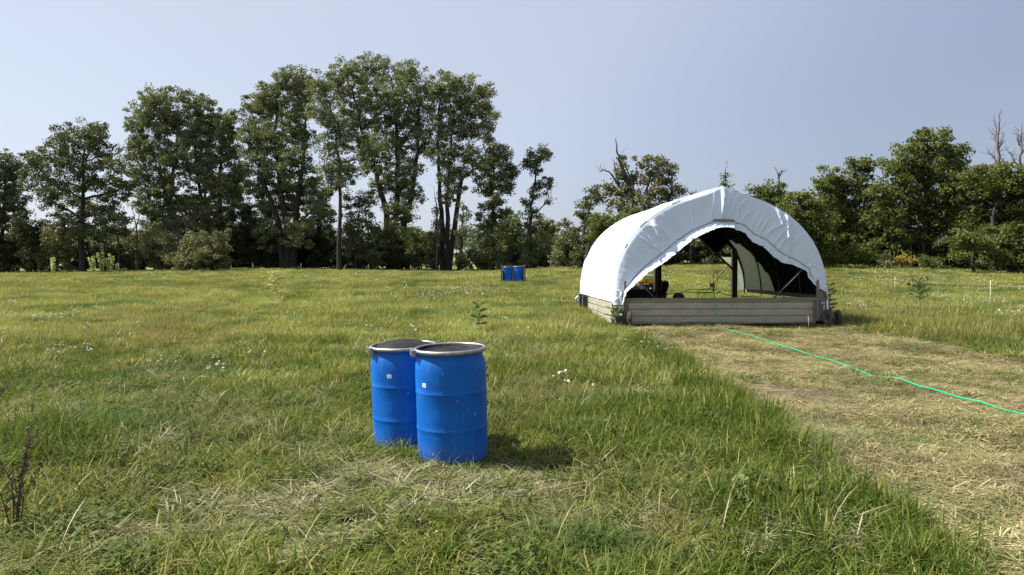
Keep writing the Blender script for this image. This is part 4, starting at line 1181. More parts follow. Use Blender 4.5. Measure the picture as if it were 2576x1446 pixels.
def fold_disp(u, v, x, z):
    """out-of-plane push (towards the camera) of the front valance"""
    d = 0.0
    # radiating pull folds, sharp creases with soft flanks
    env = math.sin(min(1, v * 1.15) * math.pi * .92) if v < .87 else .1
    a = mnoise.noise(Vector((u * 1.5, 7.7, v * .5)))
    ph = u * 19 + a * 2.6 + 1.6 * mnoise.noise(Vector((u * 7, 3.1, v * .8))) + .5 * v
    amp = .055 * max(0, mnoise.noise(Vector((u * 5.0, 1.3, v * 1.1))) + .12) + .05 * max(0, 1 - abs(u + .42) / .16) * (v > .1)
    d += amp * env * (ridge(ph) ** 4.0)
    ph2 = u * 43 + a * 5 + v
    d += .022 * max(0, mnoise.noise(Vector((u * 6.0, 8.3, v * 1.5)))) * env * ridge(ph2) ** 3
    d += .009 * env * mnoise.noise(Vector((u * 46, v * 3, 2)))
    d += .03 * mnoise.noise(Vector((u * 3.2, v * 1.5, 9)))
    # big folds at the peak, at the right haunch and at the left haunch
    def crease(x0, z0, x1, z1, w, h, skew=1.0):
        dx, dz = x1 - x0, z1 - z0; L = math.hypot(dx, dz)
        t = ((x - x0) * dx + (z - z0) * dz) / L / L
        s = ((x - x0) * dz - (z - z0) * dx) / L
        if t < -.1 or t > 1.1: return 0
        e = max(0, math.sin(min(1, max(0, (t + .1) / 1.2)) * math.pi)) ** .6
        ww = w * (skew if s < 0 else 1)
        return h * e * max(0, 1 - abs(s) / ww) ** 1.2
    d += crease(-.0, 3.1, -.03, 2.42, .05, .07, 2.6)
    d += crease(.03, 3.05, .16, 2.45, .05, .035)
    d += crease(1.50, 2.52, 1.50, 1.45, .05, .09, 3.2)
    d += crease(1.28, 2.70, 1.46, 2.0, .05, .05, 2.0)
    d += crease(-1.62, 2.35, -1.42, 1.95, .07, .08, 2.0)
    d += crease(-1.85, 2.0, -1.25, 1.6, .03, .035)
    d += crease(-1.7, 2.05, -1.35, 1.5, .03, .03)
    return d
def valance(H, y0, name, front=True):
    mb = MB(); NU, NV = (520, 44) if front else (160, 14)
    zlo = .44 if front else .6
    us = np.linspace(-.985, .955, NU)
    xs_h = None
    rows = []; back = []
    for i, u in enumerate(us):
        f = i / (NU - 1)
        ax, az = arch(float(u), -.012)
        hx, hz = hem_at(f, H)
        hz += (.014 * mnoise.noise(Vector((f * 55, 0, 0))) + .02 * mnoise.noise(Vector((f * 17, 4, 0)))) if front else 0
        r = []; rb = []
        for j in range(NV):
            v = j / (NV - 1)
            x = ax * (1 - v) + hx * v; z = az * (1 - v) + hz * v
            d = .02 + .015 * math.sin(v * math.pi) + (.04 * v if front else 0)
            if front:
                d += fold_disp(float(u), v, x, z)
                if v > .83:      # loose hem below the draw cord, rumpled
                    k = (v - .83) / .17
                    rf = 1.0 if x < .3 else .35
                    d += rf * (.055 * k * mnoise.noise(Vector((f * 60, v * 6, 5))) + .05 * k * mnoise.noise(Vector((f * 130, v * 12, 8)))) - .02 * k + (.17 * k if x < .25 else .03 * k)
                if abs(v - .83) < .03: d -= .016
                d *= min(1, v * 14)
            y = y0 - d if front else y0 - .01
            r.append((x, y, z)); rb.append((x, y + .009, z))
        rows.append(r); back.append(rb)
    mb.grid(rows, 0 if front else 1, True); mb.grid(back, 1 if front else 0, True, flip=True)
    mb.grid([[r[-1] for r in rows], [r[-1] for r in back]], 0)
    o = mb.build(name, [M['tarp_white'], M['tarp_black']], shelter)
    return o, rows
val, vrows = valance(HEM, -.03, 'front_valance', True)
# draw cord in the hem
mb = MB(); k = int(.83 * 43)
cp = [Vector(r[k]) + Vector((0, -.004, .0)) for r in vrows[6:-40:4]]
mb.tube([p + Vector((0, 0, .006 * math.sin(i * 1.3))) for i, p in enumerate(cp)], .007, 5)
mb.build('draw_cord', M['rope'], val)
REAR = [(-2.35, .62), (-2.25, 1.0), (-2.0, 1.35), (-1.4, 1.95), (-1.0, 2.25), (-.3, 2.55), (0, 2.6), (.3, 2.55), (.72, 2.45), (1.1, 2.2), (1.62, 1.74), (1.92, 2.02), (2.2, 1.7), (2.38, 1.2), (2.44, .9), (2.46, .62)]
valance(REAR, DEP + .01, 'rear_valance', False)
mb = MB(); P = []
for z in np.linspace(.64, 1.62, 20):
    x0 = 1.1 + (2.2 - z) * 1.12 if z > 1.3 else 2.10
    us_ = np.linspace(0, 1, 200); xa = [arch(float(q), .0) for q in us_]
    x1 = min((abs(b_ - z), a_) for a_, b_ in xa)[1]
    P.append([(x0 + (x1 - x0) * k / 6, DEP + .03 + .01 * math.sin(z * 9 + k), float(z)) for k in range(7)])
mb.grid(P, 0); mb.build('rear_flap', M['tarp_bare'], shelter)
# clip battens along the front arch edge
for a, b in ((-.30, -.25), (-.52, -.47), (-.66, -.635), (.07, .1), (.33, .37), (.6, .63)):
    mb = MB(); p0 = arch(a, -.02); p1 = arch(b, -.02)
    mb.bar((p0[0], -.02, p0[1]), (p1[0], -.02, p1[1]), .03, .012)
    mb.build('clip_batten', M['tanwood'], shelter)
# weathered batten on the valance
mb = MB(); mb.bar((-.26, -.175, 2.405), (.25, -.17, 2.395), .02, .055); mb.build('batten', M['weathered_h'], shelter)

# hoops, purlin
for i in range(5):
    y = .02 + i * (DEP - .04) / 4
    mb = MB(); pts = [arch(float(u), .035) for u in np.linspace(-.97, .97, 60)]
    mb.tube([(x, y, z) for x, z in pts], .021, 8)
    mb.build('hoop', M['darksteel'], shelter)
mb = MB(); mb.tube([(0, 0, 3.13), (0, DEP, 3.13)], .02, 8); mb.build('ridge_pipe', M['darksteel'], shelter)
mb = MB(); mb.tube([(1.95, .05, .5), (2.43, .05, 1.1)], .017, 8); mb.tube([(1.3, .5, .55), (1.66, .06, .9)], .001, 3)
mb = MB(); mb.tube([(1.36, .35, .58), (2.2, .04, 1.55)], .018, 8); mb.build('brace', M['galv'], shelter)
mb = MB(); mb.tube([(-1.42, .35, .58), (-2.25, .04, 1.35)], .018, 8); mb.build('brace', M['galv'], shelter)

# front panel: horizontal ribbed steel siding
def siding(mb, x0, x1, z0, z1, y, axis='x', m=0, n=None, pitch=.158, depth=.034):
    prof = []
    z = z0
    while z < z1 - 1e-6:
        for dz, dd in ((0, 0), (.008, depth), (.026, depth), (.034, .004), (pitch * .98, .0)):
            if z + dz < z1: prof.append((z + dz, dd))
        z += pitch
    prof.append((z1, 0))
    for sgn, off in ((1, 0), (-1, .004)):
        P = []
        for (zz, dd) in prof:
            row = []
            for k in range(13):
                s = x0 + (x1 - x0) * k / 12
                w = .004 * mnoise.noise(Vector((s * 1.4, zz * 5, y)))
                if axis == 'x': row.append((s, y + dd + off + w, zz))
                else: row.append((y + (dd + off + w), s, zz))
            P.append(row)
        mb.grid(P, m, False, flip=(sgn < 0))
mb = MB(); siding(mb, -2.16, 2.16, .045, .585, -.045); mb.build('front_panel', M['siding'], shelter)
mb = MB(); mb.box((-1.1, -.055, .608), (2.24, .045, .052)); mb.box((1.12, -.062, .612), (2.2, .05, .06)); mb.build('top_rail', M['weathered_h'], shelter)
mb = MB(); mb.box((2.19, -.04, .32), (.055, .05, .54)); mb.build('panel_stile', M['weathered'], shelter)
mb = MB(); mb.box((-2.19, -.04, .32), (.055, .05, .54)); mb.build('panel_stile', M['weathered'], shelter)
mb = MB(); mb.box((-1.1, -.058, .19), (.07, .004, .03), Matrix.Rotation(.7, 3, 'Y')); mb.build('patch', M['galv'], shelter)
# corner boards
for s, zt in ((-1, 1.02), (1, 1.05)):
    mb = MB(); mb.box((s * 2.245, -.075, (.10 + zt) / 2), (.05, .05, zt - .10)); mb.build('corner_post', M['weathered'], shelter)
    mb = MB(); mb.box((s * 2.37, -.03, .47), (.17, .04, .74)); mb.build('corner_board', M['weathered'], shelter)
mb = MB(); mb.box((-2.475, -.035, .40), (.03, .05, .72)); mb.build('corner_post', M['rust'], shelter)
# side panels
mb = MB(); siding(mb, -.02, 3.4, .03, .55, -2.535, 'y'); mb.build('side_panel', M['siding'], shelter)
mb = MB()
for yy in np.linspace(3.42, 5.18, 40):
    mb.box((-2.51, yy, .30), (.006, .007, .5))
for zz in np.linspace(.06, .54, 14):
    mb.box((-2.505, 4.3, zz), (.006, 1.78, .007))
mb.box((-2.49, 4.3, .3), (.006, 1.76, .48)); mb.build('side_mesh', M['blacknet'], shelter)
for yy in (3.42, 4.4):
    mb = MB(); mb.box((-2.53, yy, .3), (.03, .06, .52)); mb.build('side_post', M['weathered'], shelter)
mb = MB(); mb.box((2.45, DEP / 2, .63), (.04, DEP, .10)); mb.build('side_board', M['weathered_h'], shelter)
mb = MB(); mb.box((-2.46, DEP / 2, .56), (.04, DEP, .09)); mb.build('side_board', M['weathered_h'], shelter)
mb = MB(); mb.box((2.46, 1.2, .28), (.006, 2.5, .56)); mb.build('side_mesh', M['blacknet'], shelter)
# twisted wire on the side panel
mb = MB(); mb.tube([(-2.575, 1.7, .56), (-2.575, 1.72, .4), (-2.575, 1.66, .3), (-2.575, 1.75, .2), (-2.575, 1.62, .1)], .006, 5); mb.build('tie_wire', M['galv'], shelter)

# rear end: posts, left infill, open door on the right
mb = MB(); mb.box((-.14, DEP - .02, 1.25), (.13, .10, 2.5)); mb.build('rear_post', M['darkwood'], shelter)
mb = MB(); mb.box((-.23, DEP - .01, 1.2), (.05, .06, 2.4)); mb.build('rear_post', M['darkwood'], shelter)
mb = MB(); mb.box((-.285, DEP - .03, 1.2), (.02, .03, 1.2)); mb.build('rear_stile', M['weathered'], shelter)
mb = MB(); mb.box((2.14, DEP - .02, .95), (.16, .10, 1.9)); mb.build('rear_post', M['darkwood'], shelter)
mb = MB(); mb.box((-1.3, DEP, .36), (2.2, .04, .62)); mb.build('rear_panel', M['black'], shelter)
mb = MB(); mb.bar((-2.3, DEP - .05, .66), (-2.3, DEP - .05, 1.9), .08, .06); mb.build('rear_post', M['darkwood'], shelter)
mb = MB(); mb.bar((1.0, DEP - .04, 2.28), (2.1, DEP - .04, 1.24), .05, .05); mb.build('rear_brace', M['darkwood'], shelter)
# shaggy cloth hanging at the post
mb = MB()
P = []
for i in range(14):
    z = .92 - i * .045; row = []
    for j in range(7):
        x = -.08 + j * .028 * (1 + .3 * math.sin(i * .5)); row.append((x, DEP - .1 - .03 * math.sin(j * 2 + i * .4), z + .03 * math.sin(j * 2.3)))
    P.append(row)
mb.grid(P); mb.grid([[(a, b + .012, c) for a, b, c in r] for r in P], flip=True); mb.build('hanging_cloth', M['blacknet'], shelter)

# wheels
def wheel(cx, cy, r, ang, parent_label=None, hubcol='galv'):
    w = empty('wheel', (0, 0, 0)); w.parent = shelter; w.location = (cx, cy, r + .01); w.rotation_euler = (0, 0, ang)
    mb = MB(); R_ = Matrix.Rotation(math.pi / 2, 3, 'Y'); tr_ = r * .32
    prof = [((r - tr_) + tr_ * math.cos(a), tr_ * .85 * math.sin(a)) for a in np.linspace(0, 2 * math.pi, 18, endpoint=False)]
    vs0 = len(mb.v); mb.lathe(prof, 40, (0, 0, 0), 0, R_, True)
    for k in range(22):      # tread lugs
        a = 2 * math.pi * k / 22
        for s in (-.35, .35):
            p = Vector((s * tr_, math.cos(a + s * .1) * (r - .005), math.sin(a + s * .1) * (r - .005)))
            mb.box(p, (tr_ * .55, .02, .014), Matrix.Rotation(a - math.pi / 2, 3, 'X'))
    mb.build('tyre', M['rubber'], w)
    mb = MB()
    mb.lathe([(.018, -.03), (.03, -.035), (r - 1.75 * tr_, -.02), (r - 1.6 * tr_, -.035), (r - 1.6 * tr_, .035), (r - 1.75 * tr_, .02), (.03, .035), (.018, .03)], 24, (0, 0, 0), 0, R_)
    mb.tube([(-.07, 0, 0), (.07, 0, 0)], .012, 8)
    mb.build('rim', M['darksteel'], w)
    return w
wheel(-2.46, -.20, .17, R(5)); wheel(-2.17, -.22, .175, R(-14))
wheel(2.42, -.26, .18, R(15)); wheel(2.70, -.14, .17, R(4))
mb = MB(); mb.tube([(-2.475, -.17, .14), (-2.13, -.19, .15)], .012, 8); mb.build('axle', M['darksteel'], shelter)
mb = MB(); mb.tube([(2.40, -.16, .16), (2.76, -.12, .14)], .012, 8); mb.build('axle', M['darksteel'], shelter)
mb = MB(); mb.tube([(-2.345, -.13, .80), (-2.345, -.14, .30)], .027, 10); mb.tube([(-2.345, -.14, .30), (-2.33, -.16, .14)], .021, 10)
mb.tube([(-2.42, -.13, .815), (-2.27, -.13, .815)], .010, 6); mb.tube([(-2.345, -.14, .76), (-2.42, -.17, .57)], .008, 6)
mb.box((-2.345, -.115, .45), (.12, .02, .2)); mb.build('jack', M['galv'], shelter)
mb = MB(); mb.box((-2.32, -.16, .16), (.08, .07, .16)); mb.build('jack_foot', M['darksteel'], shelter)
mb = MB(); mb.tube([(2.46, -.10, .86), (2.46, -.11, .60)], .024, 10); mb.tube([(2.46, -.11, .60), (2.47, -.14, .16)], .030, 10)
mb.tube([(2.42, -.12, .72), (2.55, -.14, .74)], .012, 6); mb.box((2.37, -.08, .50), (.10, .05, .035)); mb.box((2.39, -.09, .38), (.04, .05, .16))
mb.tube([(2.34, -.1, .52), (2.44, -.12, .52)], .014, 8); mb.build('jack', M['galv'], shelter)
# ties on the left back corner
mb = MB(); mb.tube([(-2.56, 5.1, .46), (-2.62, 5.15, .40), (-2.6, 5.2, .30), (-2.54, 5.1, .36)], .035, 6); mb.build('rolled_flap', M['tarp_white'], shelter)

def sh(lx, ly, lz):
    return shelter.matrix_basis @ Vector((lx, ly, lz))
bpy.context.view_layer.update()

# things inside / on the shelter
def free(name, mb, mats, label, cat, group=None):
    o = mb.build(name, mats); tag(o, label, cat, group); return o
mb = MB(); mb.tube([sh(-.25, 2.0, .30), sh(1.05, 5.05, 1.42)], .021, 8)
mb = MB(); a = sh(1.12, 5.5, .30); b = sh(2.12, 5.36, 1.50); mb.bar(a, b, .045, .03); free('wooden_pole', mb, M['tanwood'], 'pale tan wooden pole slanting across the open shelter doorway', 'pole')
# black pipe line with loops
hx = -.13
c = [sh(-.3, 4.9, .72), sh(-.1, 3, .72), sh(.2, 1.4, .78), sh(.6, .8, .73)]
mb = MB()
def lpx(px, py, ly):
    """picture point (source pixels) at a depth inside the shelter"""
    return ray(px / 1.5907, py / 1.5907, SH[1] + ly)
line = [(2650, 1176, 3), (2700, 1174, 2.6), (2745, 1167, 2.2), (2790, 1172, 1.8), (2840, 1171, 1.4), (2870, 1172, 1.2), (2885, 1166, 1.2), (2880, 1163, 1.2), (2870, 1168, 1.2), (2900, 1178, 1.6), (2930, 1183, 2.4), (3000, 1186, 3), (3060, 1184, 3.4)]
mb.tube([lpx(*p) for p in line], .009, 6)
mb.tube([lpx(*p) for p in [(2850, 1170, 1.2), (2800, 1170, 1.2), (2788, 1166, 1.2), (2795, 1160, 1.2), (2840, 1155, 1.2), (2852, 1160, 1.2)]], .009, 6)
free('black_pipe', mb, M['black'], 'thin black plastic pipe looping across the shelter behind the front panel', 'pipe')
mb = MB(); mb.tube([lpx(*p) for p in [(2854, 1164, 1.1), (2853, 1130, 1.1), (2853, 1092, 1.1), (2858, 1090, 1.1), (2870, 1090, 1.1), (2872, 1093, 1.1), (2870, 1120, 1.1), (2866, 1155, 1.1), (2861, 1161, 1.1)]], .007, 6)
free('wire_hanger', mb, M['black'], 'tall narrow black wire loop standing at the end of the green hose', 'wire')
mb = MB(); mb.tube([lpx(2854, 1126, 1.1), lpx(2855, 1168, 1.1)], .018, 8); mb.box(lpx(2851, 1142, 1.1), (.09, .07, .09)); v = free('water_valve', mb, M['rust'], 'small brown water valve on the pipe above the green hose', 'valve')
mb = MB(); pc = lpx(2842, 1136, 1.12); mb.lathe([(.001, -.012), (.034, -.012), (.038, 0), (.034, .012), (.001, .012)], 16, pc, 0, Matrix.Rotation(math.pi / 2, 3, 'X'))
o = mb.build('gauge', M['galv']); o.parent = v; o['label'] = 'round grey gauge'
# black troughs
for px, w, h, lb in ((2722, .25, .115, 'low black trough lying behind the front panel, left of the pole'), (2830, .10, .06, 'small black lump behind the front panel near the pole foot'), (2686, .16, .035, 'flat black scrap behind the front panel beside the trough')):
    p = lpx(px, 1190, 1.0); mb = MB()
    P = []
    for i in range(7):
        a = math.pi * i / 6
        P.append([(p.x - math.cos(a) * w * (.5 + .05 * math.sin(k * 2 + i)), p.y + k * .12, p.z - .16 + (math.sin(a) ** .4) * h * (2.3 + .15 * math.sin(k * 3 + i))) for k in range(4)])
    mb.grid(P, 0, False); mb.grid([[(x, y, z - .012) for x, y, z in r] for r in P], 0, False, True); mb.grid([P[0], P[-1]])
    for k_ in (0, 3): mb.add([r[k_] for r in P], [tuple(range(7))], 0, False)
    free('trough', mb, M['black'], lb, 'trough')

mb = MB(); a = lpx(3235, 1302, -.55); b = lpx(3234, 1268, -.55); mb.tube([a - Vector((0, 0, .08)), a.lerp(b, .5), b], .009, 6); mb.tube([b, b + Vector((0, 0, .02))], [.02, .017], 8); free('wooden_stake', mb, M['tanwood'], 'short thin pale stake standing before the right end of the tan panel', 'stake')
# machine beyond the shelter
def machine():
    D = 26.5
    c = ray(2592 / 1.5907, 1160 / 1.5907, D)
    z0 = gz(c.x, D); root = empty('garden_tractor', (c.x, D, z0), 0)
    tag(root, 'small garden tractor with yellow tank and lugged black tyre, seen through the shelter opening', 'tractor')
    m = D / 3094
    def q(px, py): p = ray(px / 1.5907, py / 1.5907, D); return (p.x - c.x, p.z - z0)
    for sx, r, nm in ((2548, .37, 'wheel'), (2626, .36, 'wheel')):
        x, _ = q(sx, 1150)
        w = empty(nm); w.parent = root; w.location = (x, .05, r)
        w.rotation_euler = (0, 0, R(70 if sx < 2600 else 60))
        mb = MB(); Rr = Matrix.Rotation(math.pi / 2, 3, 'Y'); t_ = r * .32
        mb.lathe([((r - t_) + t_ * math.cos(a), t_ * 1.1 * math.sin(a)) for a in np.linspace(0, 6.283, 16, endpoint=False)], 36, (0, 0, 0), 0, Rr, True)
        for k in range(16):
            a = 6.283 * k / 16
            for s in (-1, 1):
                mb.box((s * t_ * .5, math.cos(a + s * .12) * r, math.sin(a + s * .12) * r), (t_ * 1.0, .045, .05), Matrix.Rotation(a - math.pi / 2, 3, 'X') @ Matrix.Rotation(.4 * s, 3, 'Z'))
        mb.build('tyre', M['rubber'], w)
        mb = MB(); mb.lathe([(.02, -.05), (r * .55, -.02), (r * .6, -.06), (r * .6, .06), (r * .55, .02), (.02, .05)], 20, (0, 0, 0), 0, Rr); mb.build('rim', M['rust'], w)
    def cyl(px0, px1, py, r, name, mat):
        x0, z = q(px0, py); x1, _ = q(px1, py); mb = MB()
        n = 8; L = x1 - x0
        mb.tube([(x0, -.1, z), (x0 + .03, -.1, z), (x0 + L * .5, -.1, z), (x1 - .03, -.1, z), (x1, -.1, z)], [r * .7, r, r * 1.02, r, r * .7], 18)
        mb.build(name, M[mat], root)
    cyl(2556, 2582, 1121, .10, 'tank', 'yellow'); cyl(2585, 2613, 1123, .10, 'tank', 'yellow')
    x0, z = q(2562, 1106); x1, _ = q(2616, 1106)
    mb = MB(); mb.box(((x0 + x1) / 2, 0, z + .02), (x1 - x0, .5, .05)); mb.box(((x0 + x1) / 2, 0, z - .05), (x1 - x0 - .06, .44, .09)); mb.build('seat_deck', M['palegreen'], root)
    x, z = q(2585, 1170)
    mb = MB(); mb.box((x, .1, .45), (.6, .35, .42)); mb.bar((x - .3, -.09, .74), (x + .3, -.09, .74), .03, .03); mb.bar((x - .02, -.1, .3), (x - .02, -.1, 1.08), .02, .02); mb.bar((x + .2, -.1, .3), (x + .2, -.1, 1.08), .02, .02); mb.build('frame', M['black'], root)
    mb = MB(); mb.box((q(2556, 1160)[0], -.3, q(0, 1132)[1]), (.13, .2, .12)); mb.build('engine_cover', M['rust'], root)
    x, z = q(2596, 1158); mb = MB(); mb.tube([(x, -.22, z + .08), (x + .03, -.24, z), (x + .1, -.26, z - .12)], [.03, .022, .018], 8); mb.build('lever', M['pink'], root)
machine()

# ------------------------------------------------------------------ green hose
def hose():
    src = [(2857, 1172), (2858, 1195), (2861, 1225), (2866, 1255), (2876, 1285), (2893, 1308), (2915, 1319), (2945, 1328), (3010, 1345), (3070, 1366), (3130, 1385), (3210, 1412), (3300, 1437), (3380, 1463), (3460, 1490), (3530, 1507), (3600, 1520), (3690, 1550), (3780, 1575), (3900, 1609), (4000, 1637), (4096, 1665), (4230, 1706)]
    pts = []
    for i, (px, py) in enumerate(src):
        if i == 0:
            pts.append(ray(px / 1.5907, py / 1.5907, SH[1] + .35)); continue
        if i < 6:
            D = [0, 17.62, 17.60, 17.56, 17.45, 17.2][i]; pts.append(ray(px / 1.5907, py / 1.5907, D))
        else:
            D = 3.0
            while D < 18:
                p = ray(px / 1.5907, py / 1.5907, D)
                if p.z <= gz(p.x, p.y) + .035: break
                D += .02
            if 1505 < py < 1560: p.z -= .0
            pts.append(p)
    # smooth
    P = np.array([list(p) for p in pts]); t = np.arange(len(P)); tt = np.linspace(0, len(P) - 1, 180)
    Q = np.stack([[smooth_interp(x, t, P[:, k]) for x in tt] for k in range(3)], 1)
    Q[0, 2] += .0
    for i in range(64, len(Q)):
        Q[i, 2] = gz(Q[i, 0], Q[i, 1]) + .046 + .006 * math.sin(i * .45) - .03 * math.exp(-((i - 117) / 6.0) ** 2)
        Q[i, 0] += .002 * math.sin(i * .33)
    mb = MB(); mb.tube([Vector(q) for q in Q], .0108, 10)
    return free('garden_hose', mb, M['hose'], 'bright green hose hanging over the tan front panel and running across the straw', 'hose')
hose()

# ------------------------------------------------------------------ drums
def drum_mesh():
    h = .875
    prof = [(.0, .012), (.20, .012), (.245, .0), (.268, .012), (.281, .045), (.287, .11), (.2885, .24)]
    for zc in (.285, .565):
        prof += [(.288, zc - .018), (.2905, zc - .008), (.2925, zc), (.2905, zc + .008), (.288, zc + .018)]
        prof += [(.2885, zc + .05), (.2885, zc + .16)] if zc < .5 else [(.289, zc + .05)]
    prof += [(.289, .70), (.288, .74), (.284, .775), (.276, .805), (.268, .825), (.266, .838), (.268, .85), (.27, .865)]
    return prof
def make_drum(domed=False, latch=R(-150)):
    root = empty('plastic_drum')
    mb = MB(); mb.lathe(drum_mesh(), 72)
    for k in (0, 1):       # mould seam
        a = R(-98) + k * math.pi; c_, s_ = math.cos(a), math.sin(a)
        mb.tube([(.2875 * c_, .2875 * s_, z) for z in np.linspace(.06, .74, 20)], .0022, 4)
    mb.build('body', M['drum'], root)
    mb = MB()
    mb.lathe([(.276, .862), (.291, .864), (.298, .872), (.300, .881), (.296, .890), (.286, .895), (.276, .893), (.272, .886)], 72); ring = mb.build('clamp_ring', M['ring'], root)
    mb = MB(); ca, sa = math.cos(latch), math.sin(latch); q = Matrix.Rotation(latch + math.pi / 2, 3, 'Z')
    mb.box((ca * .306, sa * .306, .866), (.12, .014, .030), q); mb.box((ca * .314 , sa * .314, .866), (.07, .016, .042), q)
    for d in (-.065, .065):
        mb.box((ca * .306 - sa * d, sa * .306 + ca * d, .866), (.022, .028, .05), q)
        mb.tube([(ca * .31 - sa * d, sa * .31 + ca * d, .84), (ca * .31 - sa * d, sa * .31 + ca * d, .893)], .006, 6)
    mb.build('latch', M['ring'], ring)
    mb = MB()
    if domed:
        mb.lathe([(.276, .888), (.264, .886), (.255, .872), (.246, .869), (.236, .880), (.226, .893), (.215, .899), (.15, .920), (.08, .932), (.001, .935)], 64)
    else:
        mb.lathe([(.276, .888), (.264, .886), (.262, .856), (.250, .852), (.240, .862), (.228, .870), (.216, .866), (.206, .860), (.12, .862), (.001, .864)], 64)
    mb.build('lid', M['lid'], root)
    return root
def add_sticker(root, ang, z):
    P = [[((.2895) * math.cos(ang + k * .0175), (.2895) * math.sin(ang + k * .0175), z + dz) for k in range(-4, 5)] for dz in (-.016, .016)]
    mb = MB(); mb.grid(P)
    P2 = [[((.2875) * math.cos(ang + k * .0175), (.2875) * math.sin(ang + k * .0175), z + dz) for k in range(-3, 4)] for dz in (-.016, .016)]
    mb.grid(P2, 0, True, True)
    s = mb.build('sticker', M['sticker'], root)
    mb = MB()
    for j, (a0, a1) in enumerate(((-2.2, 2.1), (-2.2, 1.2))):
        zz = z + .004 - j * .010
        for w in range(5):
            b0 = a0 + (a1 - a0) * w / 5; b1 = b0 + (a1 - a0) / 5 * .72
            mb.grid([[(.2905 * math.cos(ang + b * .0175), .2905 * math.sin(ang + b * .0175), zz + dz) for b in (b0, b1)] for dz in (-.0028, .0028)])
    mb.build('sticker_print', M['ink'], s)
d1 = make_drum(False, R(-166)); d2 = make_drum(True, R(-158))
tag(d1, 'blue plastic drum with flat recessed black lid, the nearer of the pair in the grass', 'drum', 'blue plastic drums')
tag(d2, 'blue plastic drum with domed black lid, partly hidden behind the nearer drum', 'drum', 'blue plastic drums')
d1.scale = (1, 1, 1.055); d2.scale = (1, 1, 1.035)
d1.location = (*DRUMS[0], -.015); d1.rotation_euler = (R(1.8), R(-1.5), 0)
d2.location = (*DRUMS[1], -.03); d2.rotation_euler = (R(1.6), R(-1.6), R(0))
add_sticker(d1, R(-133), .635); add_sticker(d2, R(-108), .665)
def copy_tree(o, parent=None):
    c = o.copy(); sc.collection.objects.link(c); c.parent = parent
    for ch in list(o.children): copy_tree(ch, c)
    return c
far = []
for px, D, lab in ((2031, 42.5, 'left of the two far blue drums standing in the grey frame'), (2074, 42.5, 'right of the two far blue drums standing in the grey frame')):
    p = ray(px / 1.5907, 1100 / 1.5907, D)
    c = copy_tree(d1); 
    for ch in list(c.children):
        if ch.name.startswith('sticker'):
            for g_ in list(ch.children): bpy.data.objects.remove(g_)
            bpy.data.objects.remove(ch)
    c.location = (p.x, D, gz(p.x, D) + .04); c.rotation_euler = (0, 0, R(20)); c['label'] = lab; c.scale = (1, 1, 1)
    far.append(p.x)
zf = gz(far[0], 42.5) + .02
fr = empty('metal_frame', ((far[0] + far[1]) / 2, 42.5, zf)); tag(fr, 'grey metal frame with a top bar standing round the two far blue drums', 'frame')
for s in (-1, 1):
    for dy in (-.32, .32):
        mb = MB(); mb.box((s * .63, dy, .49), (.035, .05, .98)); mb.build('post', M['weathered'], fr)
for dy in (-.36, .36):
    mb = MB(); mb.box((0, dy, .985 if dy > 0 else 1.0), (1.34, .03, .035)); mb.build('rail', M['weathered_h'], fr) if dy > 0 else None
for s in (-1, 1):
    mb = MB(); mb.box((s * .63, 0, .97), (.05, .74, .06)); mb.build('end_rail', M['galv'], fr)
    mb = MB(); mb.box((s * .665, 0, .45), (.02, .62, .8)); mb.build('end_board', M['black'] if s > 0 else M['weathered'], fr)
mb = MB(); mb.box((0, .35, .90), (1.24, .02, .14)); mb.build('back_board', M['black'], fr)

# ------------------------------------------------------------------ fence on the right
posts = [((3388, 1093), 50.0, 1.12), ((3580, 1108), 37.5, 1.08), ((3963, 1122), 27.0, 1.05)]
tops = []
names = ['thin white fence post nearest the shelter on the right', 'thin white fence post in the middle of the three on the right', 'thin white fence post farthest right and nearest the camera']
for ((px, py), D, h), lb in zip(posts, names):
    p = ray(px / 1.5907, py / 1.5907, D); z = gz(p.x, D)
    rt = empty('fence_post', (p.x, D, z)); tag(rt, lb, 'post', 'white electric fence posts'); H = p.z - z
    mb = MB(); mb.tube([(0, 0, -.05), (.004 * (D - 35) / 5, 0, H)], .009, 8); mb.build('rod', M['postwhite'], rt)
    mb = MB(); mb.tube([(0, 0, H - .16), (0, 0, H - .10)], .024, 8); mb.build('insulator', M['postwhite'], rt)
    tops.append(Vector((p.x, D - .02, z + H - .13)))
mb = MB()
first = ray(3240 / 1.5907, 1094 / 1.5907, 62); last = ray(4300 / 1.5907, 1148 / 1.5907, 24)
ch = [first] + tops + [last]; pts = []
for a, b in zip(ch[:-1], ch[1:]):
    for q in range(10):
        f = q / 10; p = a.lerp(b, f); p.z -= .06 * math.sin(math.pi * f); pts.append(p)
pts.append(last)
mb.tube(pts, .003, 4); free('fence_wire', mb, M['wire'], 'pale electric fence wire strung between the thin white posts on the right', 'wire')
for i, (px, py, D, lb) in enumerate([(1011, 1052, 72, 'grey fence stake below the broad cottonwood'), (1204, 1057, 72, 'grey fence stake just left of the slim straight trunk'), (1474, 1064, 72, 'grey fence stake left of the tallest cottonwood foot'),
                          (1644, 1070, 71, 'short fence stake at the foot of the tallest cottonwood, right side'), (1715, 1072, 71, 'short fence stake left of the twin trunks'), (1757, 1074, 70, 'short fence stake at the twin trunks'), (2203, 1054, 66, 'fence stake between the far drums and the white tarpaulin')]):
    p = ray(px / 1.5907, py / 1.5907, D); z = gz(p.x, D); H = max(.7, p.z - z)
    mb = MB(); mb.tube([(0, 0, -.05), (.01, 0, H * .5), (0, 0, H)], .03, 7); mb.tube([(0, 0, H), (0, 0, H + .015)], [.03, .012], 7)
    o = mb.build('fence_stake', M['greenpost']); o.location = (p.x, D, z); tag(o, lb, 'stake', 'fence stakes along the tree line')

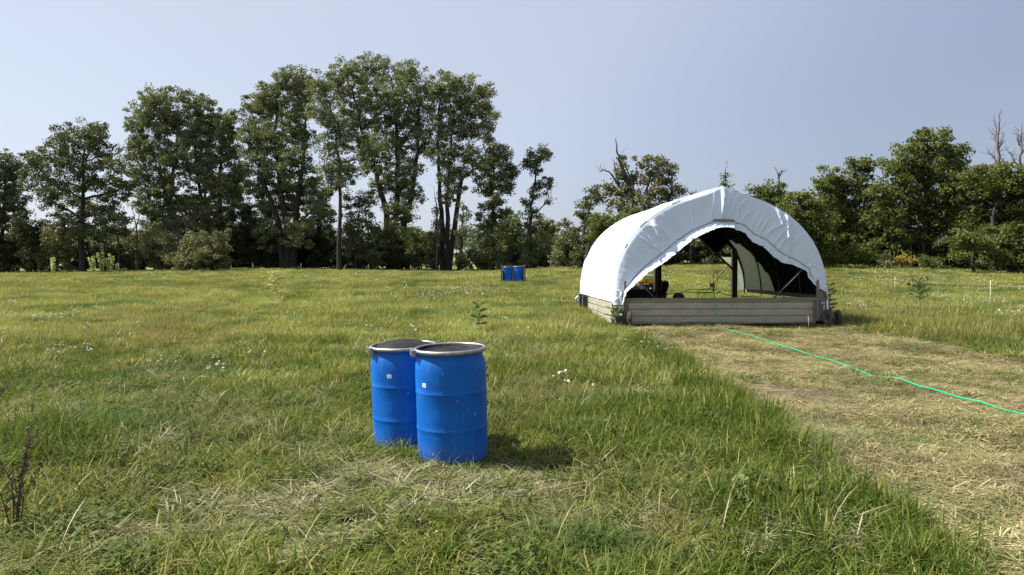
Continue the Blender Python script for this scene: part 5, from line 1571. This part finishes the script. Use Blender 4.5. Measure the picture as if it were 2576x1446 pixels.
# ------------------------------------------------------------------ single plants
def broad_plant(name, label, base, H, nl, ll, lw, mat, seed=0, stems=1, spread=.1, droop=.35, start=.2):
    g = np.random.default_rng(seed)
    root = empty(name, base); tag(root, label, 'plant')
    ms = MB(); V = []; Wt = []
    for s in range(stems):
        a = g.uniform(0, 6.28); tx, ty = spread * math.cos(a) * (s > 0), spread * math.sin(a) * (s > 0)
        hh = H * g.uniform(.8, 1) if s else H
        ms.tube([(tx * .2, ty * .2, 0), (tx * .6, ty * .6, hh * .5), (tx, ty, hh)], [.008, .007, .003], 6)
        for k in range(nl):
            f = start + (1 - start) * k / max(1, nl - 1); z = hh * f
            ax = k * 1.57 + g.normal(0, .25); 
            for side in (0, math.pi):
                az = ax + side; L = ll * (1 - .45 * abs(f - .5)) * g.uniform(.8, 1.1)
                up = .75 - droop * (1 - f)
                c = np.array([tx * f, ty * f, z]); d = np.array([math.cos(az), math.sin(az), up])
                sd = np.array([-math.sin(az), math.cos(az), g.uniform(.4, .9) * (1 if g.uniform() < .5 else -1)]); sd /= np.linalg.norm(sd)
                pr = c; wprev = .1
                for q in range(1, 5):
                    t_ = q / 4; w = math.sin(min(1, t_ * 1.0) * math.pi * .93) + .05
                    p = c + d * L * t_ + np.array([0, 0, -.35 * L * t_ * t_])
                    V.append([pr - sd * lw * wprev / 2, pr + sd * lw * wprev / 2, p + sd * lw * w / 2, p - sd * lw * w / 2]); Wt.append(g.uniform(.2, 1)); pr = p; wprev = w
    ms.build('stem', M['stem'], root)
    me = quad_mesh('leaves', np.array(V), Wt, M[mat]); o = bpy.data.objects.new('leaves', me); sc.collection.objects.link(o); o.parent = root
    return root
def on_ground(px, py, lift=0.25):
    D = 3.0
    while D < 90:
        p = ray(px / 1.5907, py / 1.5907, D)
        if p.z <= gz(p.x, p.y) + lift: break
        D += .05
    return Vector((p.x, p.y, gz(p.x, p.y)))
broad_plant('milkweed_plant', 'tall dark-leaved milkweed standing alone in the meadow between the two pairs of drums', on_ground(1916, 1292), .62, 7, .22, .10, 'milkleaf', 3, start=.35)
broad_plant('milkweed_plant', 'pale milkweed pair standing far out in the meadow left of centre', on_ground(1100, 1160), .95, 7, .22, .09, 'paleplant', 4, 2, .3)
broad_plant('milkweed_plant', 'broad-leaved weed growing against the front left corner of the shelter', Vector((sh(-2.62, -.42, 0).x, sh(-2.62, -.42, 0).y, gz(2.2, 17.4))), .42, 5, .2, .07, 'plantleaf', 5, 2, .12)
broad_plant('leafy_weed', 'yellow-green leafy weed in the grass at the lower right', on_ground(2975, 1935, .18), .2, 4, .09, .035, 'plantleaf', 6, 2, .08)
broad_plant('leafy_weed', 'upright leafy weed rising just left of the far drums', on_ground(1955, 1080, .2), .9, 7, .2, .08, 'plantleaf', 7, 2, .2)
broad_plant('leafy_weed', 'leafy weed in the grass against the right side of the shelter', sh(2.78, .5, 0), .9, 7, .22, .06, 'plantleaf', 8, 3, .25)
for i, (px, py, H, lb) in enumerate([(410, 1088, 1.9, 'tallest clump of pale upright weeds before the dark trees at the left'), (375, 1090, 1.6, 'pale upright weeds just left of the tallest clump'), (440, 1090, 1.7, 'pale upright weeds just right of the tallest clump'),
                                     (214, 1092, 1.5, 'single pale spire-shaped weed at the far left tree line'), (470, 1090, .9, 'short pale weed right of the upright clump')]):
    p = ray(px / 1.5907, py / 1.5907, 68); broad_plant('pale_weed', lb, Vector((p.x, 68, gz(p.x, 68))), H, 14, .22, .14, 'paleplant', 20 + i, 3 if H > 1 else 1, .35, start=.1)['group'] = 'pale weeds at the left tree line'
# seedling with upswept dark arms on the right
def dark_seedling():
    b = on_ground(3677, 1205, .2); root = empty('spiky_weed', b); tag(root, 'dark spiky branching weed standing in the meadow right of the shelter', 'plant')
    g = np.random.default_rng(9); mb = MB(); mb.tube([(0, 0, 0), (0, .01, 1.05)], [.012, .006], 6)
    V = []; Wt = []
    for k in range(16):
        z = .3 + .7 * k / 16; az = k * 2.4; L = .42 * (1 - .35 * (z - .3))
        e = Vector((math.cos(az) * L, math.sin(az) * L * .7, z + .16)); a = Vector((0, 0, z)); mb.tube([a, a.lerp(e, .5) - Vector((0, 0, .02)), e], [.008, .007, .004], 5)
        for q in range(14):
            c = np.array(a.lerp(e, (q + 1) / 15)); d = g.normal(size=3) * .045; s = g.normal(size=3) * .012
            V.append([c - s, c + s, c + d + s, c + d - s]); Wt.append(g.uniform(0, .6))
    mb.build('stem', M['stem'], root); me = quad_mesh('leaves', np.array(V), Wt, M['darkleaf']); o = bpy.data.objects.new('leaves', me); sc.collection.objects.link(o); o.parent = root
dark_seedling()
# brown docks at the left
def dock(label, base, arms, seed):
    g = np.random.default_rng(seed); root = empty('dock_plant', base); tag(root, label, 'plant', 'brown dock stalks at the left edge')
    ms = MB(); hd = MB()
    for (dx, H, lean) in arms:
        pts = [Vector((dx * .1, g.normal(0, .01), 0)), Vector((dx * .6, g.normal(0, .03), H * .5)), Vector((dx + lean, g.normal(0, .04), H))]
        ms.tube(pts, [.0045, .0035, .002], 5)
        for k in range(int(260 * H)):
            f = g.uniform(.25, 1); p = pts[0].lerp(pts[1], f * 2) if f < .5 else pts[1].lerp(pts[2], f * 2 - 1)
            dens = .55 + .45 * math.sin(f * 40)
            if g.uniform() > dens: continue
            o = Vector(g.normal(size=3)) * .010; s = .005 * g.uniform(.6, 1.5)
            ms.lathe([(.0005, -s), (s, 0), (.0005, s)], 5, p + o)
    ms.build('stems', M['docks'], root)
dock('dead brown dock with upright seed-covered stalks at the lower left edge', on_ground(62, 2120, .05), [(.02, .55, .06), (-.05, .62, -.12), (.10, .5, .1), (.05, .7, .09), (-.12, .5, -.1), (.0, .42, -.02), (.09, .62, .02)], 1)
dock('brown dock stalk leaning in from the left edge above the larger one', on_ground(-30, 1640, .15), [(.06, .42, .10), (.10, .48, .16), (.03, .4, .06)], 2)
print('objects', len(bpy.data.objects), 'polys', sum(len(m.polygons) for m in bpy.data.meshes))
